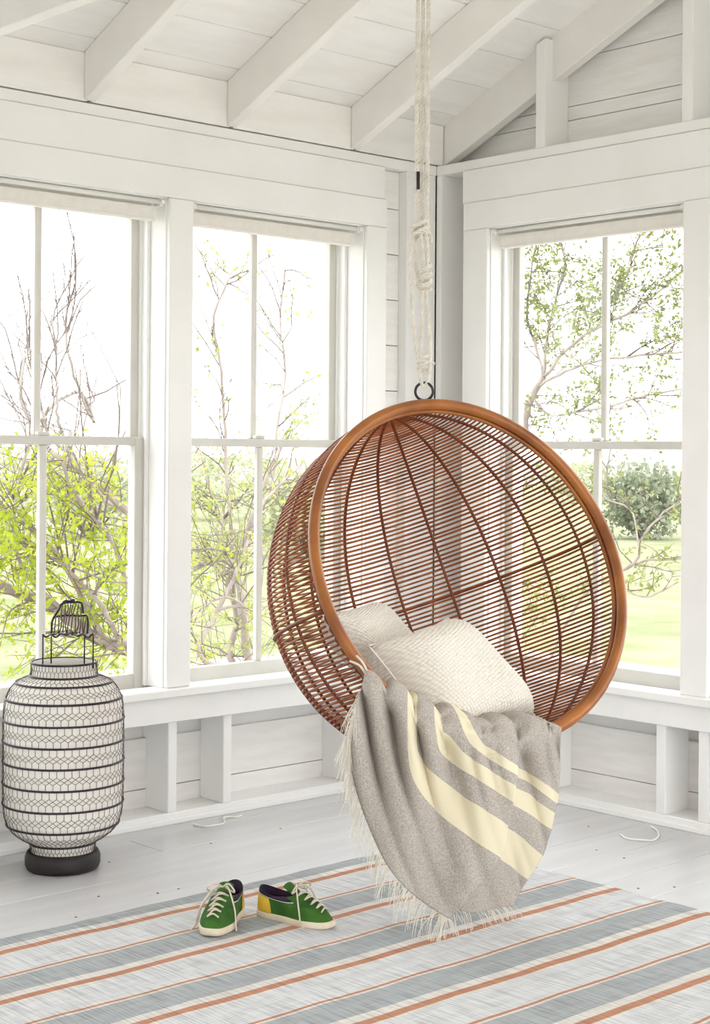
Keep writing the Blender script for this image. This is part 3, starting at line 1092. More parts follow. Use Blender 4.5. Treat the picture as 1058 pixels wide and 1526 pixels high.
def cushion(name, label, TL, TR, BR, BL, thick, m):
    TL, TR, BR, BL = [at_depth(*p) for p in (TL, TR, BR, BL)]
    N = 29
    nrm = np.cross(TR - TL, BL - TL)
    nrm /= np.linalg.norm(nrm)
    if nrm @ _f > 0:
        nrm = -nrm
    ctr = (TL + TR + BR + BL) / 4
    e = empty(name, tuple(ctr - np.array([0, 0, .1])))
    tag(e, label, 'cushion', 'cream knitted cushions in the hanging chair')
    vs, uvs = [], []
    for sgn in (1, -1):
        for i in range(N):
            for j in range(N):
                u, v = i / (N - 1), j / (N - 1)
                a, b = 2 * u - 1, 2 * v - 1
                # sides pulled in between the corners
                a2 = a * (1 - .075 * (1 - b * b) * abs(a) ** 2)
                b2 = b * (1 - .075 * (1 - a * a) * abs(b) ** 2)
                uu, vv = (a2 + 1) / 2, (b2 + 1) / 2
                p = TL * (1 - uu) * (1 - vv) + TR * uu * (1 - vv) + BR * uu * vv + BL * (1 - uu) * vv
                h = ((1 - a ** 4) * (1 - b ** 4)) ** .55
                h *= 1 + .10 * math.sin(3.1 * u + 5 * v) * (1 - a * a)
                vs.append(p + sgn * nrm * thick * .5 * h)
                uvs.append((u, v))
    fs = []
    for s in range(2):
        o = s * N * N
        for i in range(N - 1):
            for j in range(N - 1):
                q = (o + i * N + j, o + (i + 1) * N + j, o + (i + 1) * N + j + 1, o + i * N + j + 1)
                fs.append(q if s == 0 else q[::-1])
    V = np.array(vs) - ctr
    me = bpy.data.meshes.new('cover')
    me.from_pydata([tuple(p) for p in V], [], fs)
    ul = me.uv_layers.new(name='UVMap')
    for l in me.loops:
        ul.data[l.index].uv = uvs[l.vertex_index]
    me.materials.append(m)
    me.polygons.foreach_set('use_smooth', [True] * len(me.polygons))
    bm = bmesh.new(); bm.from_mesh(me)
    bmesh.ops.remove_doubles(bm, verts=bm.verts, dist=.0004)
    bmesh.ops.recalc_face_normals(bm, faces=bm.faces)
    bm.to_mesh(me); bm.free()
    o = bpy.data.objects.new('cover', me)
    COL.objects.link(o)
    o.parent = e
    o.location = Vector(ctr) - Vector(e.location)
    # seam piping round the edge
    ed = []
    for k in range(4 * (N - 1)):
        s, q = divmod(k, N - 1)
        idx = [(q, 0), (N - 1, q), (N - 1 - q, N - 1), (0, N - 1 - q)][s]
        ed.append(vs[idx[0] * N + idx[1]])
    obj('seam', MB().tube(ed, .0028, 5, closed=True), m, e, smooth=True)
    return e


cushion('cushion', 'cream knitted cushion in front, resting against the grey blanket', (549, 962, 4.47), (668, 921, 4.80), (797, 1066, 4.66), (650, 1110, 4.44), .24, M_KNIT)
cushion('cushion', 'cream knitted cushion behind, tucked against the left side of the chair', (478, 918, 4.60), (556, 898, 4.93), (630, 985, 4.98), (560, 1020, 4.64), .15, M_KNIT)

# ================================================================ BLANKET
def blanket_mat():
    m = bpy.data.materials.new('wool_blanket')
    m.use_nodes = True
    nt = m.node_tree
    b = nt.nodes['Principled BSDF']
    b.inputs['Roughness'].default_value = .95
    b.inputs['Specular IOR Level'].default_value = .1
    uv = nt.nodes.new('ShaderNodeUVMap')
    sx = nt.nodes.new('ShaderNodeSeparateXYZ')
    r = nt.nodes.new('ShaderNodeValToRGB')
    cr = r.color_ramp
    cr.interpolation = 'CONSTANT'
    GREY, CREAM = (0, 0, 0, 1), (1, 1, 1, 1)
    cr.elements[0].position = 0
    cr.elements[0].color = GREY
    cr.elements[1].position = .40
    cr.elements[1].color = CREAM
    for p, c in ((.56, GREY), (.72, CREAM), (.80, GREY), (.84, CREAM), (.885, GREY)):
        e = cr.elements.new(p)
        e.color = c
    n = nt.nodes.new('ShaderNodeTexNoise')
    n.inputs['Scale'].default_value = 260
    n.inputs['Detail'].default_value = 4
    tc = nt.nodes.new('ShaderNodeTexCoord')
    g = nt.nodes.new('ShaderNodeValToRGB')
    g.color_ramp.elements[0].position = .35
    g.color_ramp.elements[1].position = .65
    g.color_ramp.elements[0].color = rgb(158, 150, 142)
    g.color_ramp.elements[1].color = rgb(190, 183, 175)
    mx = nt.nodes.new('ShaderNodeMix')
    mx.data_type = 'RGBA'
    mx.inputs['B'].default_value = rgb(222, 213, 186)
    bp = nt.nodes.new('ShaderNodeBump')
    bp.inputs['Strength'].default_value = .35
    bp.inputs['Distance'].default_value = .002
    L = nt.links.new
    L(uv.outputs[0], sx.inputs[0])
    L(sx.outputs['X'], r.inputs['Fac'])
    L(tc.outputs['Object'], n.inputs['Vector'])
    L(n.outputs['Fac'], g.inputs['Fac'])
    L(r.outputs['Color'], mx.inputs['Factor'])
    L(g.outputs['Color'], mx.inputs['A'])
    L(mx.outputs['Result'], b.inputs['Base Color'])
    L(n.outputs['Fac'], bp.inputs['Height'])
    L(bp.outputs['Normal'], b.inputs['Normal'])
    return m


M_WOOL = blanket_mat()
M_FRINGE = mat('wool_fringe', rgb(220, 215, 204), .95)
# stripes of the cloth, read along each stripe from the chair rim down to the far selvedge
WV = [0, .2, .40, .56, .72, .80, .84, .885, 1.0]
WC = [
    [(545, 1004), (527, 1066), (522, 1130), (540, 1205), (575, 1285), (612, 1330), (667, 1368), (698, 1359), (735, 1354), (766, 1348)],
    [(566, 1016), (556, 1080), (560, 1140), (578, 1200), (615, 1265), (655, 1310), (700, 1336), (720, 1340), (750, 1336), (774, 1330)],
    [(606, 1036), (607, 1090), (612, 1150), (632, 1190), (665, 1222), (705, 1252), (745, 1279), (757, 1289), (771, 1300), (786, 1311)],
    [(622, 1044), (620, 1080), (622, 1122), (650, 1156), (685, 1183), (720, 1206), (756, 1230), (772, 1244), (790, 1260), (808, 1276)],
    [(645, 1060), (648, 1092), (655, 1122), (680, 1142), (705, 1158), (735, 1178), (764, 1196), (783, 1211), (802, 1224), (821, 1237)],
    [(655, 1062), (658, 1080), (672, 1100), (692, 1123), (715, 1139), (740, 1155), (768, 1172), (788, 1184), (806, 1198), (826, 1212)],
    [(675, 1066), (685, 1086), (694, 1102), (706, 1116), (722, 1128), (745, 1142), (770, 1157), (790, 1168), (808, 1182), (829, 1199)],
    [(695, 1072), (702, 1086), (710, 1097), (722, 1108), (738, 1120), (755, 1132), (771, 1143), (791, 1154), (811, 1168), (832, 1184)],
    [(716, 1080), (724, 1084), (735, 1085), (745, 1083), (755, 1080), (766, 1079), (776, 1081), (795, 1080), (815, 1079), (836, 1087)],
]
# depth of the lower rim at each picture column
_arc = [rim_pt(a) for a in np.linspace(math.radians(-175), math.radians(-25), 200)]
_ax, _ad = [], []
for p in _arc:
    v = p - CAM
    dd = v @ _f
    _ax.append(CXP + FPX * (v @ _r) / dd)
    _ad.append(dd)
_o = np.argsort(_ax)
_ax, _ad = np.array(_ax)[_o], np.array(_ad)[_o]
_i0 = np.searchsorted(_ax, 545)
_ay = np.array([CYP + FPX * ((p - CAM) @ _d) / ((p - CAM) @ _f) for p in _arc])[_o]
# column offsets in depth; the cloth doubles back on itself behind the seventh column
COLD = [0, 0, 0, 0, -.006, -.025, -.052, .020, .060, .072, .085]
WCn = []
for w_, c in zip(WV, WC):
    q = [(a, b) for a, b in c]
    x6, y6 = q[6]
    q.insert(7, (x6 - 10 - 12 * (1 - w_), y6 - 3 - 22 * (1 - w_) ** 3))
    WCn.append([(a, b, d_) for (a, b), d_ in zip(q, COLD)])
WCn = np.array(WCn, float)
NW, NL = 70, 84
# interpolate along the stripes, then across them
rows = np.array([catmull(c, NL) for c in WCn])
wv = np.array(WV)
tw = np.linspace(0, 1, NW)
grid = np.zeros((NW, NL, 3))
kpos = np.interp(tw, wv, np.arange(len(wv)))
for j in range(NL):
    C9 = rows[:, j]
    Q = np.vstack([2 * C9[0] - C9[1], C9, 2 * C9[-1] - C9[-2]])
    for i, kk in enumerate(kpos):
        k = min(int(kk), 7)
        u = kk - k
        a, b, c, d = Q[k], Q[k + 1], Q[k + 2], Q[k + 3]
        cat_ = .5 * ((2 * b) + (-a + c) * u + (2 * a - 5 * b + 4 * c - d) * u * u + (-a + 3 * b - 3 * c + d) * u ** 3)
        grid[i, j] = .5 * cat_ + .5 * (b + (c - b) * u)


def smooth01(x):
    x = max(0., min(1., x))
    return x * x * (3 - 2 * x)


def cloth_pt(i, j):
    px, py, dz = grid[i, j]
    w, l = tw[i], j / (NL - 1)
    xx = max(px, 547)
    dr = np.interp(xx, _ax, _ad)
    ry = np.interp(xx, _ax, _ay)
    hang = smooth01((py - (ry - 17)) / 12.)          # 0 on top of the rim, 1 hanging in front of it
    low = smooth01((py - ry + 4) / 34.)
    d = dr + .012 - .044 * hang
    d += dz * smooth01((py - ry - 6) / 70.)
    # hanging folds, strong near the rim and easing towards the floor
    left = 1 - smooth01((px - 640) / 60.)
    def fold(x, wl, sharp=1.0):
        return (1 - abs(math.sin(math.pi * x / wl))) ** 1.6 - .35
    u = px - .16 * (py - 1010) - .0006 * (py - 1100) ** 2 * (1 if py > 1100 else 0)
    fl = fold(u - 536, 37) * (.35 + .65 * left) + .6 * fold(px - .25 * (py - 1080) - 662, 53) * (1 - left)
    f = .080 * fold(u - 536, 37) * (1 - .80 * smooth01((py - 1060) / 190)) * (.35 + .65 * left)
    f += .052 * fold(px - .25 * (py - 1080) - 662, 53) * (1 - left) * (1 - .7 * smooth01((py - 1090) / 130))
    f += .016 * math.sin(px * .058 + py * .010 + 1.2) * low
    d += f * low - .012 * (1 - low) * hang
    # the tip swings in under the chair
    d += .035 * smooth01((py - 1200) / 170.)
    if hang > .5:
        d = min(d, dr - .024 + .13 * low)
    P_ = at_depth(px, py - 5 * (1 - hang), d)
    P_[2] -= .030 * fl * (1 - low)
    return P_


V = [[cloth_pt(i, j) for j in range(NL)] for i in range(NW)]
# turn the cloth over the rim into the bowl
EXT = 7


def inward(p):
    v = .5 * (S0 - p) / np.linalg.norm(S0 - p) - .6 * CN
    return v / np.linalg.norm(v)


full = []
for i in range(NW):
    p0 = V[i][0]
    pre = []
    for k in range(EXT, 0, -1):
        t_ = k / EXT
        pre.append(p0 + inward(p0) * (.17 * t_) + np.array([0, 0, .010 * math.sin(t_ * 3.1) - .07 * t_ * t_]))
    full.append(pre + V[i])
for k in range(1, EXT + 1):
    t_ = k / EXT
    full.append([p + inward(p) * (.17 * t_) + np.array([0, 0, .010 * math.sin(t_ * 3.1) - .07 * t_ * t_]) for p in full[NW - 1]])
for row in full:
    for q in row:
        q[2] = max(q[2], .012)
nI, nJ = len(full), len(full[0])
ctr = np.array([-1.45, -1.62, .02])
bl = empty('blanket', (-1.45, -1.62, .02))
tag(bl, 'grey wool blanket with cream stripes draped over the rim of the hanging chair', 'blanket')
me = bpy.data.meshes.new('cloth')
me.from_pydata([tuple(np.array(p) - ctr) for row in full for p in row], [],
               [(i * nJ + j, (i + 1) * nJ + j, (i + 1) * nJ + j + 1, i * nJ + j + 1) for i in range(nI - 1) for j in range(nJ - 1)])
ul = me.uv_layers.new(name='UVMap')
for l in me.loops:
    i, j = divmod(l.vertex_index, nJ)
    ul.data[l.index].uv = (tw[i] if i < NW else 1.0, max(0., (j - EXT) / (NL - 1)))
me.materials.append(M_WOOL)
me.polygons.foreach_set('use_smooth', [True] * len(me.polygons))
o = bpy.data.objects.new('cloth', me)
COL.objects.link(o)
o.parent = bl
so = o.modifiers.new('thickness', 'SOLIDIFY')
so.thickness = .005
so.offset = 0
# fringe along the edge of the cloth
fr = MB()
R = np.random.RandomState(5)
for k in range(440):
    s = R.uniform(.03, 1.0) * (NL - 1)
    if s / (NL - 1) > .62 and R.rand() < .55:
        continue
    j = min(int(s), NL - 2)
    p = V[0][j] + (s - j) * (V[0][j + 1] - V[0][j])
    p = p.copy()
    l = .075 * R.uniform(.6, 1.35)
    out = -_r * R.uniform(.05, .35) + R.normal(0, .10, 3) - _f * .12
    if s / (NL - 1) > .60:
        out = _r * R.uniform(.2, .9) - _f * .7
        l *= .7
    Q = [p]
    d = out + np.array([0, 0, -.45])
    for q in range(4):
        d = d / np.linalg.norm(d)
        n_ = Q[-1] + d * l / 4
        n_[2] = max(n_[2], .010)
        Q.append(n_)
        d = d + np.array([0, 0, -.5]) + R.normal(0, .08, 3)
    fr.tube(Q, [.0011, .0011, .0010, .0009, .0007], 4, cap=False)
f_ = obj('fringe', fr, M_FRINGE, bl)
f_['kind'] = 'stuff'
f_['label'] = 'cream yarn fringe along the edge'
# two tassel ends hooked over the rim
for (q0, q1, q2) in (((546, 1006), (536, 992), (521, 985)), ((549, 1006), (541, 988), (531, 977))):
    obj('tassel', MB().tube(catmull([at_depth(*q0, np.interp(547, _ax, _ad) - .03), at_depth(*q1, np.interp(547, _ax, _ad) - .045), at_depth(*q2, np.interp(530, _ax, _ad) - .035)], 10), .0032, 6), M_FRINGE, bl, smooth=True)

# ================================================================ LANTERN
LX, LY = -1.922, -.262
lan = empty('lantern', (LX, LY, 0))
tag(lan, 'tall white lantern wrapped in dark wire mesh standing on the floor by the left wall', 'lantern')
obj('base', MB().lathe([(.100, 0), (.112, .004), (.118, .018), (.118, .042), (.112, .056), (.104, .060), (.100, .056), (.04, .052)], LX, LY, 56), M_BASE, lan, smooth=True)
prof = [(.101, .050), (.101, .084), (.112, .092), (.135, .104), (.158, .122), (.174, .144), (.183, .172), (.187, .212), (.188, .279), (.188, .345), (.188, .408), (.188, .475),
        (.185, .520), (.180, .545), (.168, .570), (.152, .590), (.126, .604), (.103, .612), (.102, .652)]
PZ = np.array([p[1] for p in prof]); PR = np.array([p[0] for p in prof])
def lr(z):
    return float(np.interp(z, PZ, PR))
li = [(r - .004, z) for (r, z) in prof]
obj('liner', MB().lathe(li, LX, LY, 64, cap=False), M_PAPER, lan, smooth=True)


def hoop(z, r, rad, name='hoop'):
    obj(name, MB().tube([(LX + r * math.cos(2 * math.pi * k / 56), LY + r * math.sin(2 * math.pi * k / 56), z) for k in range(56)], rad, 6, closed=True), M_HOOP, lan, smooth=True)


HZ = [.052, .086, .146, .213, .279, .345, .409, .475, .541, .591, .611, .652]
for z in HZ:
    hoop(z, lr(z) + .0015, .0034 if z not in (.652, .611, .541) else .0038)
# honeycomb wire between the hoops
wm = MB()
NH = 52
def wp(a, z):
    r = lr(z) + .0012
    return (LX + r * math.cos(a), LY + r * math.sin(a), z)
for b in range(len(HZ) - 1):
    z0, z1 = HZ[b], HZ[b + 1]
    h = z1 - z0
    st = 2 * math.pi / NH
    lev = [0, .30, .42, .54, .66, 1.0] if h > .045 else [0, .4, .6, 1.0]
    for k in range(NH):
        a = k * st
        for q in range(len(lev) - 1):
            za, zb_ = z0 + lev[q] * h, z0 + lev[q + 1] * h
            if q == 0:
                wm.tube([wp(a, za), wp(a, zb_)], .0011, 3, cap=False)
            elif q == len(lev) - 2:
                sh = st / 2 if (len(lev) - 3) % 2 else 0
                wm.tube([wp(a + sh, za), wp(a + sh, zb_)], .0011, 3, cap=False)
            else:
                sh = st / 2 if (q - 1) % 2 else 0
                wm.tube([wp(a + sh, za), wp(a + sh + st / 2, zb_)], .0009, 3, cap=False)
                wm.tube([wp(a + sh, za), wp(a + sh - st / 2, zb_)], .0009, 3, cap=False)
o = obj('wire_mesh', wm, M_WIRE, lan)
o['kind'] = 'stuff'
# handle: four wire legs, curled cross wires and a coil-wrapped grip
DL = 5.02
def lp(px, py, dd=0.):
    return at_depth(px, py, DL + dd)
for px, dd, top in ((64, -.05, 947), (76.5, .06, 948), (126, .06, 949), (139, -.05, 946)):
    z = .640
    q = lp(px, top, dd)
    obj('leg', MB().tube([(q[0], q[1], z), (q[0], q[1], q[2])], .0022, 6), M_BLACK, lan, smooth=True)
cw = []
for k in range(40):
    u = k / 39
    cw.append(lp(64 + 75 * u, 946 + 2.2 * math.sin(u * 30) + 2 * math.sin(u * 9), -.05 + .02 * math.sin(u * 24)))
obj('cross_wire', MB().tube(cw, .0032, 6), M_BLACK, lan, smooth=True)
cw = []
for k in range(40):
    u = k / 39
    cw.append(lp(76 + 52 * u, 944 + 1.6 * math.sin(u * 22), .055 + .015 * math.sin(u * 19)))
obj('cross_wire', MB().tube(cw, .0028, 6), M_BLACK, lan, smooth=True)
arch = catmull([lp(77, 943), lp(78, 925), lp(88, 908), lp(92, 900), (lp(106, 897.5)), lp(121, 899), lp(124, 914)], 40)
obj('grip', MB().tube(arch, .0035, 6), M_BLACK, lan, smooth=True)
arch2 = catmull([lp(79, 922, .02), lp(84, 919, .02), lp(100, 917, .02), lp(118, 918, .02), lp(129, 918, .02), lp(131, 930, .01), lp(130, 944)], 40)
obj('grip', MB().tube(arch2, .0035, 6), M_BLACK, lan, smooth=True)
arch3 = catmull([lp(94, 898), lp(98, 895), lp(104, 896), lp(110, 893.5), lp(110, 899)], 16)
obj('grip', MB().tube(arch3, .0032, 6), M_BLACK, lan, smooth=True)
for (x0, x1, y0, y1, n) in ((80, 130, 919, 944, 12), (90, 122, 900, 919, 8)):
    for k in range(n):
        u = (k + .5) / n
        px = x0 + (x1 - x0) * u
        Q = [lp(px - 1.5 + 2 * math.sin(k * 2.1), y1, .012), lp(px + 1.6 * math.sin(k), (y0 + y1) / 2, -.012), lp(px + 1.2, y0, .008)]
        obj('coil', MB().tube(catmull(Q, 8), .0021, 5), M_WIRE, lan, smooth=True)

# ================================================================ SHOES
def shoe(name, label, heel, toe, mirror, lace_seed):
    heel, toe = np.array(heel[:2]), np.array(toe[:2])
    ax = toe - heel
    Ls = np.linalg.norm(ax)
    ax /= Ls
    ay = np.array([-ax[1], ax[0]]) * (1 if not mirror else -1)
    mid = (heel + toe) / 2
    Z0 = .008
    k = Ls / .25
    def W(p):
        return np.array([mid[0] + (ax[0] * p[0] + ay[0] * p[1]) * k, mid[1] + (ax[1] * p[0] + ay[1] * p[1]) * k, Z0 + p[2] * k])
    e = empty(name, (mid[0], mid[1], Z0))
    tag(e, label, 'shoe', 'pair of green canvas shoes on the rug')
    N = 56
    def outline(th, s=1.0):
        c, sn = math.cos(th), math.sin(th)
        x = .122 * (1 if c >= 0 else 1) * (abs(c) ** .85) * (1 if c >= 0 else -1)
        wid = .0365 + .0105 * math.exp(-((x - .045) / .055) ** 2) - .003 * math.exp(-((x + .02) / .04) ** 2)
        wid *= 1.0 if x > -.09 else 1.0
        y = wid * (abs(sn) ** .72) * (1 if sn >= 0 else -1)
        y += .006 * math.sin((x + .12) / .24 * math.pi) - .004     # slight curve of the last
        return np.array([x * s, y * s, 0])
    TH = [2 * math.pi * i / N for i in range(N)]
    # sole
    prof_s = [(.93, .0), (.985, .002), (1.0, .006), (1.0, .0155), (.985, .0185), (.90, .019)]
    vs, fs = [], []
    for (s, z) in prof_s:
        for th in TH:
            p = outline(th, s)
            vs.append(W(p + np.array([0, 0, z + .010 * max(0, (p[0] - .09) / .035) ** 2 * .5])))
    for i in range(len(prof_s) - 1):
        for q in range(N):
            q2 = (q + 1) % N
            fs.append((i * N + q, i * N + q2, (i + 1) * N + q2, (i + 1) * N + q))
    fs.append(tuple(reversed(range(N))))
    fs.append(tuple((len(prof_s) - 1) * N + q for q in range(N)))
    mb = MB(); mb.add(vs, fs)
    obj('sole', mb, M_RUBBER, e, smooth=True)
    # upper
    def opening(th):
        c, sn = math.cos(th), math.sin(th)
        x = -.048 + .066 * c
        y = .029 * (abs(sn) ** .8) * (1 if sn >= 0 else -1)
        z = .068 + .012 * max(0, -c) ** 1.5 + .012 * max(0, c) ** 2 - .003 * abs(sn)
        return np.array([x, y, z])
    def up(th, t, off=0.0):
        b = outline(th, .965) + np.array([0, 0, .0155])
        o_ = opening(th)
        c = math.cos(th)
        # control point: wall rises first, then rounds inward over the vamp
        f = max(0, c)
        ctl = b + (o_ - b) * np.array([.10 + .10 * f, .10 + .10 * f, .0]) + np.array([0, 0, (o_[2] - b[2]) * (.62 - .10 * f)])
        p = (1 - t) ** 2 * b + 2 * t * (1 - t) * ctl + t * t * o_
        if off:
            nrm = np.array([p[0] + .04 - .04 * f, p[1] * 1.6, .02 + .06 * f * t])
            nrm /= np.linalg.norm(nrm)
            p = p + nrm * off
        # creases across the toe box
        p[2] += .0016 * math.sin(p[0] * 170) * f * (1 - abs(2 * t - 1))
        return p
    NT = 14
    mb = MB()
    mb.grid([[W(up(th, t / (NT - 1))) for t in range(NT)] for th in TH], closed_u=True)
    obj('upper', mb, M_GREEN, e, smooth=True)
    # lining
    mb = MB()
    G_ = []
    for th in TH:
        o_ = opening(th)
        cc = np.array([-.048, 0, 0])
        q = []
        for t in range(6):
            u = t / 5
            s = .96 - .10 * math.sin(u * 3.1) + .02 * u
            p = cc + (o_ - cc) * np.array([s, s, 1])
            p[2] = o_[2] * (1 - u) + .028 * u
            q.append(W(p))
        q.append(W(np.array([-.048, 0, .027])))
        G_.append(q)
    mb.grid(G_, closed_u=True)
    obj('lining', mb, M_LINING, e, smooth=True)
    # padded collar and stripe beneath it
    rear = [th for th in np.linspace(math.radians(62), math.radians(298), 40)]
    mb = MB(); mb.grid([[W(up(th, t, .0014 + .0012 * math.sin((t - .78) / .24 * 3.14))) for t in np.linspace(.78, 1.02, 5)] for th in rear])
    obj('collar', mb, M_LINING, e, smooth=True)
    mb = MB(); mb.grid([[W(up(th, t, .0022)) for t in np.linspace(.755, .785, 2)] for th in rear])
    obj('collar_stripe', mb, M_WHITE, e, smooth=True)
    hp = [th for th in np.linspace(math.radians(116), math.radians(244), 24)]
    mb = MB(); mb.grid([[W(up(th, t, .0020)) for t in np.linspace(.06, .72, 8)] for th in hp])
    obj('heel_patch', mb, M_PATCH, e, smooth=True)
    # eyelet facings
    for sg in (1, -1):
        Gf = []
        for u in np.linspace(0, 1, 10):
            th = sg * math.radians(12 + 46 * u)
            Gf.append([W(up(th, t, .0018)) for t in np.linspace(.62 - .1 * (1 - u), .99, 5)])
        mb = MB(); mb.grid(Gf)
        obj('eyelet_facing', mb, M_GREEN, e, smooth=True)
    # tongue
    Gt = []
    for u in np.linspace(0, 1, 10):
        row = []
        for v in np.linspace(-1, 1, 7):
            row.append(W(np.array([.030 - .060 * u, .020 * v * (.75 + .25 * u), .066 + .022 * u - .006 * v * v + .010 * u * u])))
        Gt.append(row)
    mb = MB(); mb.grid(Gt)
    tg = obj('tongue', mb, M_GREEN, e, smooth=True)
    sd = tg.modifiers.new('thickness', 'SOLIDIFY'); sd.thickness = .003
    # laces
    rl = random.Random(lace_seed)
    def surf(th_deg, t, off):
        return up(math.radians(th_deg), t, off)
    rows_ = [(17 + 4 * q, .40 + .135 * q) for q in range(5)]
    for q, (td, tt) in enumerate(rows_):
        a = surf(td, tt, .004); b = surf(-td, tt, .004)
        m_ = (a + b) / 2 + np.array([0, 0, .008])
        obj('lace', MB().tube([W(p) for p in catmull([a, m_, b], 10)], .0024 * k, 5), M_LACE, e, smooth=True)
        if q < 4:
            b = surf(-rows_[q + 1][0], rows_[q + 1][1], .005)
            m_ = (a + b) / 2 + np.array([0, 0, .011])
            obj('lace', MB().tube([W(p) for p in catmull([a, m_, b], 10)], .0024 * k, 5), M_LACE, e, smooth=True)
    K0 = np.array([.000, 0, .092])
    for sg in (1, -1):
        lp_ = [K0, K0 + [.012, sg * .018, .012], K0 + [.022, sg * .034, .002], K0 + [.006, sg * .030, -.010], K0 + [.0, sg * .006, .0]]
        obj('lace_bow', MB().tube([W(p) for p in catmull(lp_, 26)], .0024 * k, 5), M_LACE, e, smooth=True)
        x1 = .018 + .02 * rl.random()
        s1 = surf(sg * 70, .55, .006); s1[0] = x1
        e1 = outline(sg * math.radians(72), 1.06); e1[0] = x1 + .012; e1[2] = .014
        e2 = e1 + np.array([.012, sg * .004, -.010])
        for dq in ((0, 0), (.016, .010)):
            lp_ = [K0, K0 + [.010 + dq[0], sg * .016, .003], s1 + [dq[0], 0, .004], e1 + [dq[0], sg * .002, 0], e2 + [dq[0] + dq[1], sg * .003, 0]]
            if dq[0] and sg < 0:
                continue
            obj('lace_end', MB().tube([W(p) for p in catmull(lp_, 24)], .0023 * k, 5), M_LACE, e, smooth=True)
    return e


# ================================================================ RUG
def rug_mat():
    m = bpy.data.materials.new('striped_cotton_rug')
    m.use_nodes = True
    nt = m.node_tree
    L = nt.links.new
    b = nt.nodes['Principled BSDF']
    b.inputs['Roughness'].default_value = .95
    b.inputs['Specular IOR Level'].default_value = .1
    tc = nt.nodes.new('ShaderNodeTexCoord')
    # wobble of the stripe edges
    n0 = nt.nodes.new('ShaderNodeTexNoise')
    n0.inputs['Scale'].default_value = 9
    L(tc.outputs['Object'], n0.inputs['Vector'])
    sx = nt.nodes.new('ShaderNodeSeparateXYZ')
    L(tc.outputs['Object'], sx.inputs[0])
    def math_(op, a, bval):
        q = nt.nodes.new('ShaderNodeMath')
        q.operation = op
        for idx, vv in enumerate((a, bval)):
            if isinstance(vv, (int, float)):
                q.inputs[idx].default_value = vv
            else:
                L(vv, q.inputs[idx])
        return q.outputs[0]
    wob = math_('MULTIPLY', math_('SUBTRACT', n0.outputs['Fac'], .5), .010)
    yy = math_('ADD', math_('MULTIPLY', sx.outputs['Y'], -1.0), wob)          # distance from the far hem
    ph = math_('FRACT', math_('DIVIDE', math_('ADD', yy, 10 * .335 - .112 + .0), .335), 0)
    # phase 0 = middle of the broad orange line
    r = nt.nodes.new('ShaderNodeValToRGB')
    cr = r.color_ramp
    cr.interpolation = 'CONSTANT'
    PALE, OR, WH, GR = rgb(208, 209, 210), rgb(188, 138, 113), rgb(216, 211, 204), rgb(168, 172, 173)
    seq = [(0, OR), (.042, WH), (.075, PALE), (.462, WH), (.485, OR), (.518, WH), (.545, GR), (.860, WH), (.958, OR)]
    cr.elements[0].position, cr.elements[0].color = seq[0]
    cr.elements[1].position, cr.elements[1].color = seq[1]
    for p, c in seq[2:]:
        e = cr.elements.new(p)
        e.color = c
    L(ph, r.inputs['Fac'])
    # yarn flecks running across the stripes
    mp = nt.nodes.new('ShaderNodeMapping')
    mp.inputs['Scale'].default_value = (170, 7, 1)
    L(tc.outputs['Object'], mp.inputs['Vector'])
    n1 = nt.nodes.new('ShaderNodeTexNoise')
    n1.inputs['Scale'].default_value = 1
    n1.inputs['Detail'].default_value = 5
    L(mp.outputs[0], n1.inputs['Vector'])
    mp2 = nt.nodes.new('ShaderNodeMapping')
    mp2.inputs['Scale'].default_value = (7, 260, 1)
    L(tc.outputs['Object'], mp2.inputs['Vector'])
    n2 = nt.nodes.new('ShaderNodeTexNoise')
    n2.inputs['Scale'].default_value = 1
    n2.inputs['Detail'].default_value = 3
    L(mp2.outputs[0], n2.inputs['Vector'])
    mx = nt.nodes.new('ShaderNodeMix')
    mx.data_type = 'RGBA'
    mx.blend_type = 'MULTIPLY'
    mx.inputs['Factor'].default_value = 1.0
    g = nt.nodes.new('ShaderNodeValToRGB')
    g.color_ramp.elements[0].position = .30
    g.color_ramp.elements[1].position = .55
    g.color_ramp.elements[0].color = (.58, .60, .64, 1)
    g.color_ramp.elements[1].color = (1, 1, 1, 1)
    L(math_('ADD', math_('MULTIPLY', n1.outputs['Fac'], .8), math_('MULTIPLY', n2.outputs['Fac'], .2)), g.inputs['Fac'])
    L(r.outputs['Color'], mx.inputs['A'])
    L(g.outputs['Color'], mx.inputs['B'])
    # darker and lighter lengths of dyed yarn
    n3 = nt.nodes.new('ShaderNodeTexNoise')
    n3.inputs['Scale'].default_value = 1
    n3.inputs['Detail'].default_value = 2
    mp3 = nt.nodes.new('ShaderNodeMapping')
    mp3.inputs['Scale'].default_value = (9, 30, 1)
    L(tc.outputs['Object'], mp3.inputs['Vector'])
    L(mp3.outputs[0], n3.inputs['Vector'])
    g3 = nt.nodes.new('ShaderNodeValToRGB')
    g3.color_ramp.elements[0].position = .30
    g3.color_ramp.elements[1].position = .60
    g3.color_ramp.elements[0].color = (.90, .89, .88, 1)
    g3.color_ramp.elements[1].color = (1.0, 1.0, 1.0, 1)
    L(n3.outputs['Fac'], g3.inputs['Fac'])
    mx2 = nt.nodes.new('ShaderNodeMix')
    mx2.data_type = 'RGBA'
    mx2.blend_type = 'MULTIPLY'
    mx2.inputs['Factor'].default_value = 1.0
    L(mx.outputs['Result'], mx2.inputs['A'])
    L(g3.outputs['Color'], mx2.inputs['B'])
    L(mx2.outputs['Result'], b.inputs['Base Color'])
    bp = nt.nodes.new('ShaderNodeBump')
    bp.inputs['Strength'].default_value = .5
    bp.inputs['Distance'].default_value = .003
    L(n2.outputs['Fac'], bp.inputs['Height'])
    L(bp.outputs['Normal'], b.inputs['Normal'])
    return m


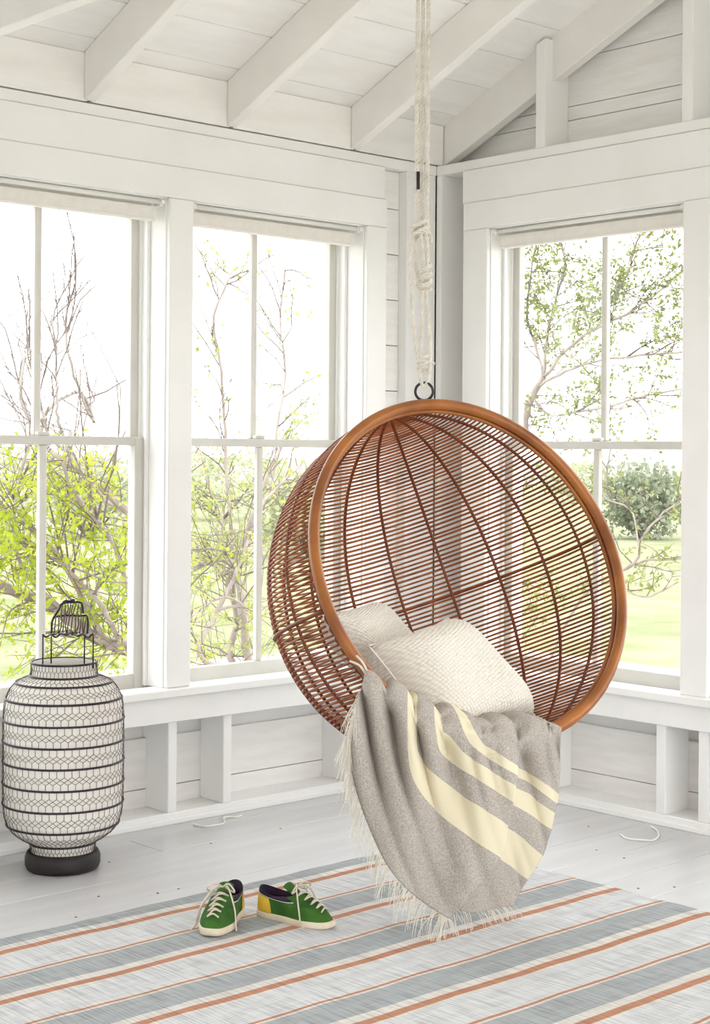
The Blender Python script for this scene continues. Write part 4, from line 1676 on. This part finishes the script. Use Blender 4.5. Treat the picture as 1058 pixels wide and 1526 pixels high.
# far hem at y = -.800, right-hand selvedge at x = -.795
RY0, RX1, RXa, RYb = -.800, -.795, -4.3, -3.25
gx, gy = 60, 46
mb = MB()
Rr = np.random.RandomState(9)
top = []
for i in range(gx + 1):
    row = []
    for j in range(gy + 1):
        x = RX1 + (RXa - RX1) * i / gx
        y = RY0 + (RYb - RY0) * j / gy
        if i == 0:
            x += .004 * math.sin(y * 23) + Rr.normal(0, .001)
        if j == 0:
            y += .005 * math.sin(x * 9) + .003 * math.sin(x * 31)
        z = .0075 + .0012 * math.sin(x * 5 + y * 7) + .0008 * math.sin(x * 17 - y * 11)
        if i in (0, gx) or j in (0, gy):
            z = .005
        row.append((x - 0, y - RY0, z))
    top.append(row)
mb.grid(top)
low = [[(p[0], p[1], .0012) for p in row] for row in top]
nb = len(mb.v)
mb.grid([r[::-1] for r in low])
# sides
per = [(i, 0) for i in range(gx + 1)] + [(gx, j) for j in range(1, gy + 1)] + [(i, gy) for i in range(gx - 1, -1, -1)] + [(0, j) for j in range(gy - 1, 0, -1)]
vs = [top[i][j] for i, j in per] + [low[i][j] for i, j in per]
n = len(per)
mb.add(vs, [(k, (k + 1) % n, n + (k + 1) % n, n + k) for k in range(n)])
rug = obj('rug', mb, rug_mat(), center=False, smooth=True)
rug.location = (0, RY0, 0)
tag(rug, 'flat-woven cotton rug striped in pale grey, blue-grey and thin orange lines', 'rug')

shoe('shoe', 'green canvas shoe lying with its yellow heel patch and side showing', on_z(385, 1366), on_z(500, 1389), False, 1)
shoe('shoe', 'green canvas shoe seen toe first, laces trailing over the sole', on_z(353, 1360), on_z(309, 1403), True, 2)

# ================================================================ LOOSE CORDS
def cord(label, pts, r=.0035):
    P = [on_z(a, b, .006) for a, b in pts]
    P = [np.array([p[0], p[1], .0045]) for p in P]
    o = obj('cord', MB().tube(catmull(P, 8 * len(P)), r, 6), M_CORD, None, smooth=True)
    tag(o, label, 'cord', 'loose white cords on the floor')


cord('thin white cord lying on the floor below the left-wall window', [(288, 1228), (305, 1231), (322, 1229), (334, 1226), (333, 1219), (340, 1217), (352, 1217), (360, 1215)])
cord('white looped cord lying on the floor below the right-wall window', [(924, 1243), (935, 1249), (955, 1251), (972, 1252), (981, 1246), (979, 1237), (970, 1231)])
